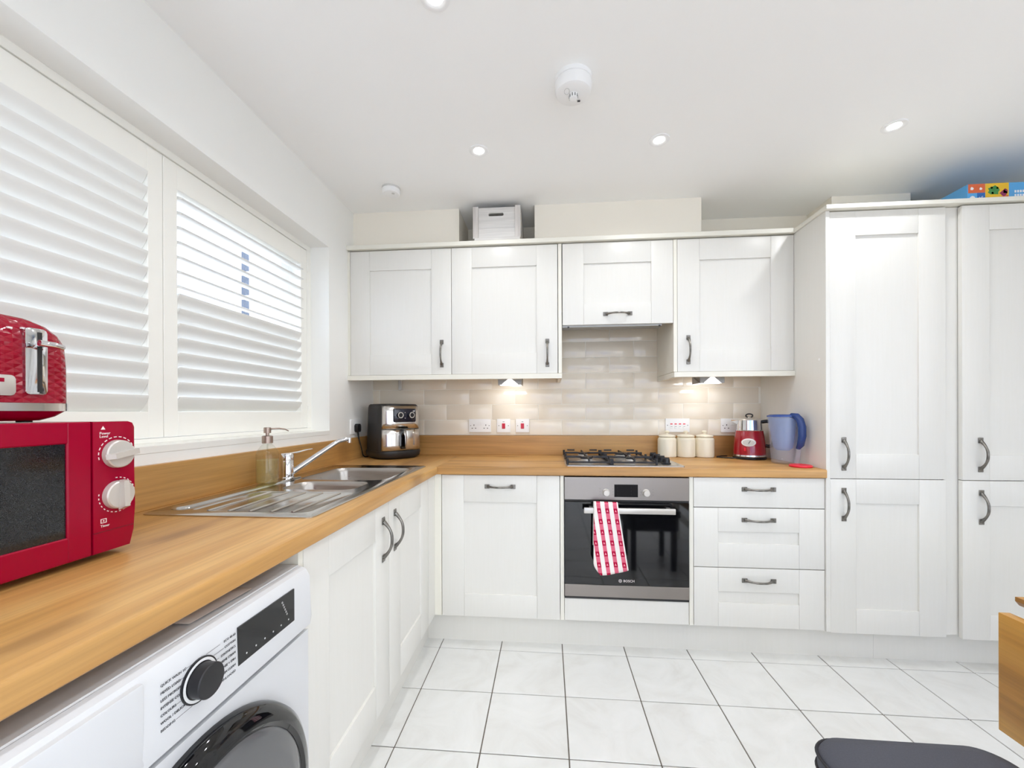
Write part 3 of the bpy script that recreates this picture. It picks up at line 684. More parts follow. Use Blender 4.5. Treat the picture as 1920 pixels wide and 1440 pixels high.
    bm = bmesh.new(); lathe(bm, [(0, 0.150), (0.0185, 0.150), (0.0185, 0.176), (0.016, 0.178), (0.006, 0.179), (0.006, 0.188), (0.0125, 0.188), (0.0125, 0.207), (0.011, 0.209), (0, 0.209)], c, seg=24); pm = part('pump', bm, 'pump_steel', t)
    bm = bmesh.new(); tube(bm, [(0.107, -1.165, z + 0.203), (0.125, -1.138, z + 0.204), (0.138, -1.120, z + 0.200), (0.145, -1.110, z + 0.193)], [0.003, 0.003, 0.0027, 0.0022], 8); part('nozzle', bm, 'pump_steel', pm)
sink()

# ------------------------------------------------------------------ oven, towel, hob
YO = -0.590
def oven():
    t = thing('oven', 'built-in stainless steel and black glass oven below the hob', 'oven', (1.53, -0.3, 0.265))
    x0, x1 = 1.2320, 1.8265
    bpart('cavity', 'black_matt', t, (x0 + 0.02, x1 - 0.02, -0.562, -0.06, 0.270, 0.860))
    p = bpart('control_panel', 'steel_brushed', t, (x0, x1, YO, -0.563, 0.7520, 0.8640), bev=0.0012)
    bpart('display', 'display_black', p, (1.4735, 1.5860, YO - 0.0012, YO, 0.768, 0.829))
    for x in (1.4335, 1.6240):
        bm = bmesh.new(); lathe(bm, [(0, 0), (0.0185, 0), (0.018, 0.004), (0.0155, 0.006), (0.0150, 0.022), (0.0135, 0.024), (0, 0.024)], (x, YO, 0.7895), '-y', 28); part('knob', bm, 'knob_silver', p)
    for x, a in ((1.5, 0), (1.565, 0)):
        for k in range(3): text_part('print', ':', 0.012, 'print_grey', p, Matrix.Translation((x - 0.012, YO - 0.0013, 0.815 - k * 0.016)) @ axm('-y', (0, 0, 0)), 0.0001)
    for x in (1.402, 1.464, 1.596, 1.655):
        for k in range(3): text_part('print', '·', 0.02, 'print_grey', p, Matrix.Translation((x, YO - 0.0003, 0.806 - k * 0.014)) @ axm('-y', (0, 0, 0)), 0.0001)
    d = bpart('door', 'black_gloss', t, (x0, x1, YO, -0.563, 0.3365, 0.7420), bev=0.001)
    bpart('door_trim', 'steel_brushed', t, (x0, x1, YO, -0.563, 0.2760, 0.3350), bev=0.001)
    bpart('vent_slot', 'hole_dark', t, (x0, x1, YO + 0.006, -0.563, 0.7430, 0.7510)); bpart('lower_vent', 'black_matt', t, (x0, x1, YO + 0.004, -0.563, 0.2650, 0.2745))
    h = bpart('handle', 'satin_silver', d, (1.3230, 1.7500, YO - 0.050, YO - 0.036, 0.6970, 0.7240), bev=0.003, seg=2)
    for x in (1.352, 1.718): bpart('handle_post', 'satin_silver', d, (x, x + 0.018, YO - 0.0365, YO, 0.703, 0.718))
    text_part('lettering', 'BOSCH', 0.0165, 'print_white', d, Matrix.Translation((1.5150, YO - 0.0004, 0.3585)) @ axm('-y', (0, 0, 0)))
    bm = bmesh.new(); n = 24
    lathe(bm, [(0.0078, 0), (0.0078, 0.0004), (0.0064, 0.0004), (0.0064, 0), (0.0078, 0)], (1.5005, YO, 0.3585), '-y', n)
    box(bm, 1.4970, 1.4983, YO - 0.0004, YO, 0.3545, 0.3625); box(bm, 1.5027, 1.5040, YO - 0.0004, YO, 0.3545, 0.3625); box(bm, 1.4983, 1.5027, YO - 0.0004, YO, 0.3579, 0.3591)
    part('emblem', bm, 'print_white', d)
oven()

def towel():
    """cloth folded lengthwise, hung over the oven rail: front fall, over the bar, short fall behind"""
    yb = YO - 0.043
    nu, front, over, back = 22, 30, 8, 14
    rows = []
    for k in range(front + 1):                # bottom up
        s = k / front                          # 0 bottom, 1 top
        le = 1.3830 + (1.3645 - 1.3830) * min(1, s * 1.0); 
        if s < 0.18: le = 1.398 - 0.033 * math.sin(s / 0.18 * math.pi / 2)
        else: le = 1.365 + 0.004 * (s - 0.18)
        re = 1.5290 + (1.4815 - 1.5290) * s
        zl = 0.408 + (0.741 - 0.408) * s; zr = 0.434 + (0.738 - 0.434) * s
        row = []
        for i in range(nu + 1):
            u = i / nu; x = le + (re - le) * u; z = zl + (zr - zl) * u - 0.006 * math.sin(u * math.pi) * (1 - s)
            y = yb - 0.0135 - 0.005 * (1 - s) * math.sin(u * 7.0 + 1.0) - 0.004 * math.sin(u * 4 + s * 3) * (1 - s) - 0.0015
            row.append((x, y, z, u, s, (x - re) / 0.0385, z / 0.051))
        rows.append(row)
    top = rows[-1]
    for k in range(1, over + 1):
        a = math.pi * k / over; rows.append([(x, yb - 0.0152 * math.cos(a), z + 0.0125 * math.sin(a), u, 1, q, w + 0.8 * k / over) for (x, y, z, u, s, q, w) in top])
    last = rows[-1]
    for k in range(1, back + 1):
        s = k / back; rows.append([(x + 0.01 * s * (u - 0.3), y + 0.004 * math.sin(u * 6) * s - 0.002 * s, z - 0.20 * s, u, 1, q, w + 4 * s) for (x, y, z, u, _, q, w) in last])
    bm = bmesh.new(); uvl = bm.loops.layers.uv.new('uv')
    V = [[bm.verts.new(p[:3]) for p in r] for r in rows]; UV = [[(p[5] + 10.9, p[6] + 0.25) for p in r] for r in rows]
    for a in range(len(rows) - 1):
        for i in range(nu):
            f = bm.faces.new((V[a][i], V[a][i + 1], V[a + 1][i + 1], V[a + 1][i]))
            for lo, q in zip(f.loops, (UV[a][i], UV[a][i + 1], UV[a + 1][i + 1], UV[a + 1][i])): lo[uvl].uv = q
    bmesh.ops.recalc_face_normals(bm, faces=bm.faces)
    me = bpy.data.meshes.new('tea_towel'); bm.to_mesh(me); bm.free(); me.materials.append(M('towel_check'))
    me.polygons.foreach_set('use_smooth', [True] * len(me.polygons))
    o = link('tea_towel', me); tag(o, 'red and white checked tea towel hanging over the oven handle', 'towel')
    md = o.modifiers.new('thickness', 'SOLIDIFY'); md.thickness = 0.0025; md.offset = 0
towel()

def hob():
    t = thing('gas_hob', 'stainless steel gas hob with black cast-iron pan supports', 'hob', (1.53, -0.3, 0.91))
    x0, x1, y0, y1, zt = 1.240, 1.822, -0.552, -0.048, 0.918
    L = lambda pts, z: [(p[0], p[1], z) for p in pts]
    bm = bmesh.new(); loft(bm, [L(rrect(x0, x1, y0, y1, 0.012), 0.9102), L(rrect(x0, x1, y0, y1, 0.012), 0.915), L(rrect(x0 + 0.006, x1 - 0.006, y0 + 0.006, y1 - 0.006, 0.012), zt), L(rrect(x0 + 0.02, x1 - 0.02, y0 + 0.02, y1 - 0.02, 0.012), zt - 0.001)], True, True)
    part('tray', bm, 'steel_hob', t)
    for (bx, by, r) in ((1.355, -0.410, 0.036), (1.355, -0.190, 0.028), (1.585, -0.410, 0.028), (1.585, -0.190, 0.046)):
        bm = bmesh.new(); lathe(bm, [(0, 0), (r + 0.018, 0), (r + 0.012, 0.004), (r, 0.006), (r, 0.016), (r - 0.006, 0.018), (0, 0.018)], (bx, by, zt), seg=28); b = part('burner', bm, 'satin_silver', t)
        bm = bmesh.new(); lathe(bm, [(0, 0.018), (r - 0.003, 0.018), (r - 0.003, 0.024), (r - 0.008, 0.027), (0, 0.027)], (bx, by, zt), seg=28); part('burner_cap', bm, 'cast_iron', b)
    def bar(bm, a, b, r=0.0048): 
        a, b = Vector(a), Vector(b); tube(bm, [a, b], r, 6)
    for k, (gx0, gx1) in enumerate(((1.250, 1.466), (1.474, 1.690))):
        bm = bmesh.new(); gy0, gy1, gz, fz = -0.532, -0.068, 0.948, 0.930
        cx = (gx0 + gx1) / 2
        for a, b in (((gx0, gy0), (gx1, gy0)), ((gx1, gy0), (gx1, gy1)), ((gx1, gy1), (gx0, gy1)), ((gx0, gy1), (gx0, gy0)), ((gx0, -0.300), (gx1, -0.300))): bar(bm, (*a, fz), (*b, fz))
        for (x, y) in ((gx0, gy0), (gx1, gy0), (gx1, gy1), (gx0, gy1), (gx0, -0.3), (gx1, -0.3)): bar(bm, (x, y, zt), (x, y, gz), 0.006)
        for by in (-0.410, -0.190):
            for sx, sy in ((1, 0), (-1, 0), (0, 1), (0, -1)):
                ex = gx1 if sx > 0 else gx0 if sx < 0 else cx
                ey = by if sy == 0 else ((gy1 if by > -0.3 else -0.3) if sy > 0 else (-0.3 if by > -0.3 else gy0))
                ix, iy = cx + sx * 0.030, by + sy * 0.030
                box(bm, min(ix, ex) - (0.003 if sx == 0 else 0), max(ix, ex) + (0.003 if sx == 0 else 0), min(iy, ey) - (0.003 if sy == 0 else 0), max(iy, ey) + (0.003 if sy == 0 else 0), gz - 0.009, gz, bev=0.001)
                bar(bm, (ex, ey, fz - 0.002), (ex, ey, gz), 0.005)
        # side horns rising above the frame at the back
        for x in (gx0 + 0.02, gx1 - 0.06): box(bm, x, x + 0.045, gy1 - 0.004, gy1 + 0.004, gz - 0.004, gz + 0.004)
        part('pan_support', bm, 'cast_iron', t)
    for k in range(4):
        y = -0.475 + k * 0.088; bm = bmesh.new(); lathe(bm, [(0, 0), (0.023, 0), (0.023, 0.004), (0.0185, 0.006), (0.017, 0.024), (0.015, 0.026), (0, 0.026)], (1.752, y, zt), seg=24); box(bm, 1.752 - 0.0155, 1.752 + 0.0155, y - 0.003, y + 0.003, zt + 0.022, zt + 0.031, bev=0.001)
        part('knob', bm, 'black_soft', t)
hob()

# ------------------------------------------------------------------ washing machine
def washer():
    ymin, ymax = -2.3125, -1.7270; yc = (ymin + ymax) / 2; XF = 0.602
    t = thing('washing_machine', 'white washing machine under the worktop with black dial and dark porthole door', 'washing machine', (0.32, yc, 0))
    bm = bmesh.new(); poly = [(0.04, 0.012), (XF, 0.012), (XF, 0.690), (0.04, 0.690)]
    prism(bm, poly, 'y', ymin, ymax, bev=0.006); part('body', bm, 'washer_white', t)
    for y in (ymin + 0.06, ymax - 0.06):
        for x in (0.10, 0.54):
            bm = bmesh.new(); disc(bm, 0.02, 0.012, (x, y, 0.0)); part('foot', bm, 'black_matt', t)
    # fascia: rounded upper edge
    bm = bmesh.new(); prism(bm, [(0.52, 0.7015), (XF + 0.004, 0.7015), (XF + 0.006, 0.72), (XF + 0.003, 0.812), (XF - 0.006, 0.828), (XF - 0.021, 0.834), (XF - 0.021, 0.800), (0.52, 0.800)], 'y', ymin, ymax, bev=0.003); f = part('fascia', bm, 'washer_white', t)
    bpart('worktop_lid', 'washer_white', t, (0.04, 0.579, ymin + 0.001, ymax - 0.001, 0.8275, 0.8355), bev=0.002)
    bpart('back_box', 'washer_white', t, (0.04, 0.519, ymin + 0.002, ymax - 0.002, 0.691, 0.827))
    XP = XF + 0.0052
    # drawer seam and recess
    d = bpart('soap_drawer', 'washer_white', t, (XF - 0.01, XP + 0.001, ymin + 0.004, -2.118, 0.706, 0.822), bev=0.004, seg=2)
    bpart('drawer_grip', 'grey_plastic', d, (XF, XP + 0.0014, -2.285, -2.165, 0.715, 0.738))
    # display
    p = bpart('display', 'black_gloss', f, (XF, XP + 0.0006, -1.9500, -1.7900, 0.7400, 0.8080))
    for k in range(6):
        bm = bmesh.new(); lathe(bm, [(0, 0), (0.0016, 0), (0.0016, 0.0003), (0, 0.0003)], (XP + 0.0006, -1.93 + 0.024 * k, 0.752), 'x', 10); part('touch_mark', bm, 'grey_plastic', p)
        bm = bmesh.new(); lathe(bm, [(0.0020, 0), (0.0020, 0.0003), (0.0013, 0.0003), (0.0013, 0)], (XP + 0.0006, -1.815 - 0.003 * k, 0.766 + 0.006 * k), 'x', 10); part('touch_mark', bm, 'grey_plastic', p)
    # dial
    yd, zd = -2.0300, 0.7690
    bm = bmesh.new(); lathe(bm, [(0, 0), (0.0335, 0), (0.0335, 0.0030), (0, 0.0030)], (XP - 0.001, yd, zd), 'x', 40); k = part('dial_ring', bm, 'black_soft', f)
    bm = bmesh.new(); lathe(bm, [(0.0310, 0), (0.0310, 0.0036), (0.0270, 0.0036), (0.0270, 0)], (XP - 0.001, yd, zd), 'x', 40); part('light_ring', bm, 'white_plastic', f)
    bm = bmesh.new(); lathe(bm, [(0, 0), (0.0255, 0), (0.0255, 0.020), (0.0240, 0.0215), (0, 0.0225)], (XP, yd, zd), 'x', 40); part('dial', bm, 'black_soft', f)
    left = ["QUICK WASH 15'", 'MIXED LOAD', 'LESS MICROFIBER', 'INTENSE COLD', 'COLOURS', 'WOOL / DELICATES', 'BEDDING']
    right = ['ECO 40-60', 'COTTON', 'SYNTHETICS', 'HYGIENE STEAM', 'RINSE + SPIN', 'DRUM CLEAN', 'DOWNLOADED']
    for i in range(7):
        z = 0.8010 - i * 0.0106
        o = text_part('programme_print', left[i], 0.0053, 'print_grey', f, Matrix.Translation((XP + 0.0004, -2.0950, z)) @ axm('x', (0, 0, 0)))
        text_part('programme_print', right[i], 0.0056, 'print_grey', f, Matrix.Translation((XP + 0.0004, -1.9560, z)) @ axm('x', (0, 0, 0)), align='RIGHT')
        w = (0.037, 0.030, 0.042, 0.035, 0.024, 0.044, 0.024)[i]; rz = math.sqrt(max(0.0340 ** 2 - (z - zd) ** 2, 0))
        if -2.095 + w < yd - rz: bpart('guide_line', 'print_grey', f, (XP + 0.0002, XP + 0.0006, -2.095 + w, yd - rz - 0.001, z - 0.0002, z + 0.0002))
        w2 = (0.034, 0.026, 0.036, 0.050, 0.040, 0.036, 0.040)[i]
        if -1.956 - w2 > yd + rz: bpart('guide_line', 'print_grey', f, (XP + 0.0002, XP + 0.0006, yd + rz + 0.001, -1.956 - w2, z - 0.0002, z + 0.0002))
    # porthole door
    zc = 0.418
    bm = bmesh.new(); lathe(bm, [(0.255, -0.001), (0.256, 0.006), (0.252, 0.020), (0.240, 0.030), (0.224, 0.034), (0.216, 0.030), (0.214, -0.001)], (XF, yc, zc), 'x', 72); dr = part('door_ring', bm, 'black_gloss', t)
    bm = bmesh.new(); lathe(bm, [(0.217, 0.028), (0.210, 0.034), (0.180, 0.038), (0.150, 0.037), (0.148, 0.020)], (XF, yc, zc), 'x', 64); part('door_cover', bm, 'door_grey', dr)
    bm = bmesh.new(); lathe(bm, [(0.150, 0.036), (0.146, 0.038), (0.138, 0.030), (0.128, 0.004), (0.100, 0.002), (0.05, 0.008), (0, 0.012)], (XF, yc, zc), 'x', 64); part('porthole_glass', bm, 'black_gloss', dr)
    bm = bmesh.new(); lathe(bm, [(0.13, 0.010), (0.126, 0.013), (0.122, 0.010)], (XF, yc, zc), 'x', 56); part('drum_rim', bm, 'satin_silver', dr)
    bm = bmesh.new(); P0 = []
    # booklet lying on the lid
    rows = []
    for k in range(9):
        s = k / 8; rows.append([(0.30 + 0.262 * s + 0.01 * q, -2.02 + 0.13 * q + 0.02 * s, 0.8370 + 0.014 * math.sin(s * 2.6) * (0.35 + 0.65 * q) * (1 - 0.5 * s)) for q in [i / 6 for i in range(7)]])
    V = [[bm.verts.new(p) for p in r] for r in rows]
    for a in range(8):
        for b in range(6): bm.faces.new((V[a][b], V[a][b + 1], V[a + 1][b + 1], V[a + 1][b]))
    o = solo('booklet', bm, 'booklet_paper', 'paper booklet lying on the washing machine under the worktop', 'booklet', loc=(0.45, -1.95, 0.8360))
    md = o.modifiers.new('thickness', 'SOLIDIFY'); md.thickness = 0.0016; md.offset = 1
washer()

# ------------------------------------------------------------------ microwave and toaster
def microwave():
    x1 = 0.311; ymin, ymax = -2.315, -1.8585; z0, z1 = 0.922, 1.1700; ys = -1.9370
    t = thing('microwave', 'red microwave oven with two silver dials on the left worktop', 'microwave', (0.17, -2.08, 0.91))
    bpart('body', 'red_gloss', t, (0.030, x1 - 0.028, ymin, ymax, z0, z1 - 0.001), bev=0.004, seg=2)
    for x in (0.06, 0.26):
        for y in (ymin + 0.05, ymax - 0.055):
            bm = bmesh.new(); disc(bm, 0.014, 0.0125, (x, y, 0.910)); part('foot', bm, 'black_matt', t)
    # door with the window set in it
    bm = bmesh.new(); wy0, wy1, wz0, wz1 = ymin + 0.045, -1.9765, 0.9665, 1.1320
    box(bm, x1 - 0.027, x1, ymin, wy0, z0, z1, bev=0.002); box(bm, x1 - 0.027, x1, wy1, ys - 0.001, z0, z1, bev=0.002)
    box(bm, x1 - 0.027, x1, wy0 - 0.002, wy1 + 0.002, z0, wz0, bev=0.002); box(bm, x1 - 0.027, x1, wy0 - 0.002, wy1 + 0.002, wz1, z1, bev=0.002)
    d = part('door', bm, 'red_gloss', t)
    bpart('window', 'microwave_glass', d, (x1 - 0.02, x1 - 0.004, wy0, wy1, wz0, wz1))
    # control panel, its right edge swept in at the foot
    bm = bmesh.new(); poly = [(ys + 0.001, z0), (ymax - 0.010, z0), (ymax - 0.002, z0 + 0.030), (ymax, z0 + 0.08), (ymax, z1 - 0.012), (ymax - 0.004, z1 - 0.003), (ymax - 0.012, z1), (ys + 0.001, z1)]
    prism(bm, poly, 'x', x1 - 0.027, x1, bev=0.003); p = part('control_panel', bm, 'red_gloss', t)
    bpart('seam', 'black_matt', p, (x1 - 0.001, x1 + 0.0003, ys + 0.001, ymax - 0.004, 0.9610, 0.9616))
    for zc, a, nm in ((1.1065, math.radians(8), 'power'), (1.0270, math.radians(88), 'timer')):
        yc = -1.8935
        bm = bmesh.new(); lathe(bm, [(0, 0), (0.0275, 0), (0.0265, 0.009), (0.0245, 0.011), (0, 0.011)], (x1, yc, zc), 'x', 36); k = part('knob', bm, 'knob_silver', p)
        bm = bmesh.new(); m = Matrix.Translation((x1 + 0.010, yc, zc)) @ Matrix.Rotation(a, 4, 'X')
        prof = [(-0.029, 0.0), (0.029, 0.0), (0.027, 0.010), (-0.022, 0.014)]
        rs = loft(bm, [[(q[1], q[0], -0.005) for q in prof], [(q[1], q[0], 0.005) for q in prof]], True, True, m); part('knob_grip', bm, 'knob_silver', k)
        # printed scale: short dashes on a circle
        bm = bmesh.new(); rr = 0.0325
        rng = range(0, 13) if nm == 'power' else range(0, 22)
        for i in rng:
            th = (math.radians(195) - math.radians(190) * i / 12) if nm == 'power' else (math.radians(95) - math.radians(280) * i / 21)
            th2 = th - math.radians(9 if nm == 'power' else 6)
            q = [(rr * math.cos(th), rr * math.sin(th)), (rr * math.cos(th2), rr * math.sin(th2)), ((rr + 0.0016) * math.cos(th2), (rr + 0.0016) * math.sin(th2)), ((rr + 0.0016) * math.cos(th), (rr + 0.0016) * math.sin(th))]
            loft(bm, [[(x1 + 0.0001, yc + a_, zc + b_) for a_, b_ in q], [(x1 + 0.0005, yc + a_, zc + b_) for a_, b_ in q]], False, True)
        part('scale_print', bm, 'print_white', p)
    text_part('print', 'Power', 0.0072, 'print_white', p, Matrix.Translation((x1 + 0.0004, -1.9250, 1.1475)) @ axm('x', (0, 0, 0)))
    text_part('print', 'Level', 0.0072, 'print_white', p, Matrix.Translation((x1 + 0.0004, -1.9250, 1.1415)) @ axm('x', (0, 0, 0)))
    text_part('print', 'Timer', 0.0065, 'print_white', p, Matrix.Translation((x1 + 0.0004, -1.9240, 0.9720)) @ axm('x', (0, 0, 0)))
    bm = bmesh.new(); lathe(bm, [(0, 0), (0.0045, 0), (0.0045, 0.0004), (0, 0.0004)], (x1, -1.9185, 1.1570), 'x', 3, a0=math.pi / 2); part('print', bm, 'print_white', p)
    bm = bmesh.new()
    for b in ((-1.9235, -1.9130, 0.9775, 0.9787), (-1.9235, -1.9130, 0.9845, 0.9857), (-1.9235, -1.9223, 0.9787, 0.9845), (-1.9142, -1.9130, 0.9787, 0.9845), (-1.9195, -1.9170, 0.9805, 0.9827)): box(bm, x1, x1 + 0.0004, *b)
    part('print', bm, 'print_white', p)

    # toaster
    zb = 1.1700; yc = -2.047; xf = 0.262
    t = thing('toaster', 'red diamond-textured toaster with chrome trim standing on the microwave', 'toaster', (0.16, yc, zb))
    def sec(z, hw, hd): return [(p[0], p[1], z) for p in rrect(0.158 - hd, 0.158 + hd, yc - hw, yc + hw, 0.030, 6)]
    for x in (0.09, 0.22):
        for y in (yc - 0.09, yc + 0.075):
            bm = bmesh.new(); disc(bm, 0.010, 0.004, (x, y, zb)); part('foot', bm, 'black_matt', t)
    bm = bmesh.new(); loft(bm, [sec(zb + 0.003, 0.098, 0.082), sec(zb + 0.010, 0.112, 0.094), sec(zb + 0.020, 0.124, 0.100)], True, True); part('base', bm, 'red_gloss', t)
    bm = bmesh.new(); loft(bm, [sec(zb + 0.0202, 0.127, 0.1025), sec(zb + 0.034, 0.127, 0.1025)], True, True); part('chrome_band', bm, 'chrome', t)
    bm = bmesh.new(); loft(bm, [sec(zb + 0.0342, 0.1255, 0.101), sec(zb + 0.10, 0.1250, 0.101), sec(zb + 0.140, 0.1225, 0.100), sec(zb + 0.158, 0.114, 0.097), sec(zb + 0.172, 0.100, 0.092), sec(zb + 0.181, 0.080, 0.085), sec(zb + 0.185, 0.055, 0.072)], True, True); part('shell', bm, 'toaster_red', t, angle=60)
    bm = bmesh.new(); loft(bm, [sec(zb + 0.1852, 0.050, 0.068), sec(zb + 0.189, 0.048, 0.066)], True, True); tp = part('top_plate', bm, 'satin_silver', t)
    for s in (-0.022, 0.022): bpart('slot', 'hole_dark', tp, (0.105, 0.211, yc + s - 0.009, yc + s + 0.009, zb + 0.1885, zb + 0.1895))
    xs = xf - 0.003
    for ysl in (-1.9840,):
        bm = bmesh.new(); prism(bm, rrect(ysl - 0.0155, ysl + 0.0155, zb + 0.049, zb + 0.164, 0.006), 'x', xs - 0.004, xs + 0.0035, bev=0.0015); sp = part('lever_plate', bm, 'chrome', t)
        bpart('lever_slot', 'hole_dark', sp, (xs, xs + 0.0042, ysl + 0.001, ysl + 0.0075, zb + 0.053, zb + 0.158))
        bm = bmesh.new(); tube(bm, [(xs + 0.002, ysl + 0.004, zb + 0.136), (xs + 0.020, ysl + 0.004, zb + 0.136)], 0.004, 8); tube(bm, [(xs + 0.022, ysl - 0.010, zb + 0.137), (xs + 0.024, ysl + 0.010, zb + 0.136), (xs + 0.022, ysl + 0.025, zb + 0.134)], [0.0055, 0.0055, 0.0045], 12); part('lever', bm, 'chrome', sp)
    bm = bmesh.new(); prism(bm, rrect(-2.070, -2.0120, zb + 0.046, zb + 0.080, 0.006), 'x', xs - 0.004, xs + 0.003, bev=0.0015); bd = part('badge', bm, 'satin_silver', t)
    bpart('badge_slot', 'red_gloss', bd, (xs, xs + 0.0036, -2.060, -2.0270, zb + 0.068, zb + 0.0745))
    for y, z in ((-2.016, 0.160), (-1.998, 0.1625), (-1.978, 0.163)):
        bm = bmesh.new(); box(bm, 0.2540, 0.2575, y - 0.003, y + 0.003, zb + z - 0.002, zb + z + 0.001); part('print', bm, 'print_white', t)
microwave()

# ------------------------------------------------------------------ air fryer
def fryer():
    t = thing('air_fryer', 'black and stainless steel air fryer in the corner of the worktop', 'air fryer', (0.208, -0.188, 0.910), math.radians(50))
    def sq(hw, hd, r, z, dy=0.0): return [(p[0], p[1] + dy, z) for p in rrect(-hw, hw, -hd, hd, r, 8)]
    bm = bmesh.new(); loft(bm, [sq(0.118, 0.120, 0.085, 0.001), sq(0.136, 0.138, 0.085, 0.016), sq(0.140, 0.141, 0.085, 0.040), sq(0.138, 0.139, 0.085, 0.048)], True, True); part('base', bm, 'black_matt', t, local=True, angle=50)
    bm = bmesh.new(); loft(bm, [sq(0.136, 0.135, 0.085, 0.0485), sq(0.134, 0.133, 0.085, 0.15), sq(0.129, 0.128, 0.082, 0.300), sq(0.126, 0.125, 0.080, 0.317), sq(0.118, 0.117, 0.075, 0.324)], True, True); part('body', bm, 'black_matt', t, local=True, angle=50)
    # stainless front shell wraps round the rounded front
    def front(z0, z1, nm, out):
        bm = bmesh.new(); rows = []
        for k in range(5):
            z = z0 + (z1 - z0) * k / 4; f = 1 - 0.055 * (z - 0.05) / 0.27
            base = rrect(-0.1375 * f, 0.1375 * f, -0.1365 * f, 0.1365 * f, 0.085 * f, 12)
            seg = [p for p in base if p[1] < -0.092 * f]
            seg = sorted(seg, key=lambda p: math.atan2(p[0], -p[1]))
            rows.append([(p[0] * out, p[1] * out, z) for p in seg])
        V = [[bm.verts.new(p) for p in r] for r in rows]
        for a in range(4):
            for b in range(len(rows[0]) - 1): bm.faces.new((V[a][b], V[a][b + 1], V[a + 1][b + 1], V[a + 1][b]))
        o = part(nm, bm, 'steel_fryer', t, local=True, angle=50); md = o.modifiers.new('thickness', 'SOLIDIFY'); md.thickness = 0.002; md.offset = -1; return o
    up_ = front(0.178, 0.312, 'upper_shell', 1.012); lo = front(0.050, 0.174, 'drawer_front', 1.016)
    bm = bmesh.new(); prism(bm, rrect(-0.072, 0.072, 0.217, 0.296, 0.008), 'y', -0.1395, -0.125, bev=0.001); cp = part('control_panel', bm, 'panel_dark', t, local=True)
    for x in (-0.037, 0.037):
        bm = bmesh.new(); lathe(bm, [(0, 0), (0.0165, 0), (0.0165, 0.016), (0, 0.016)], (x, -0.1395, 0.258), '-y', 28); k = part('knob', bm, 'black_soft', cp, local=True)
        bm = bmesh.new(); lathe(bm, [(0.0172, 0.013), (0.0172, 0.0178), (0.0132, 0.0178), (0.0132, 0.013)], (x, -0.1395, 0.258), '-y', 28); part('knob_ring', bm, 'knob_silver', k, local=True)
    for z in (0.24, 0.273):
        bm = bmesh.new(); lathe(bm, [(0, 0), (0.0022, 0), (0.0022, 0.0006), (0, 0.0006)], (0, -0.1395, z), '-y', 10); part('lamp_mark', bm, 'grey_plastic', cp, local=True)
    # drawer handle: dark recess and stainless grip
    bm = bmesh.new(); prism(bm, [(-0.030, 0.060), (0.030, 0.060), (0.030, 0.174), (-0.030, 0.174)], 'y', -0.150, -0.134, bev=0.003); dh = part('handle_recess', bm, 'black_gloss', lo, local=True)
    bm = bmesh.new(); prism(bm, [(-0.148, 0.176), (-0.192, 0.170), (-0.196, 0.150), (-0.190, 0.080), (-0.183, 0.064), (-0.176, 0.066), (-0.178, 0.140), (-0.166, 0.152), (-0.148, 0.154)], 'x', -0.022, 0.022, bev=0.003); part('handle', bm, 'steel_fryer', lo, local=True)
fryer()

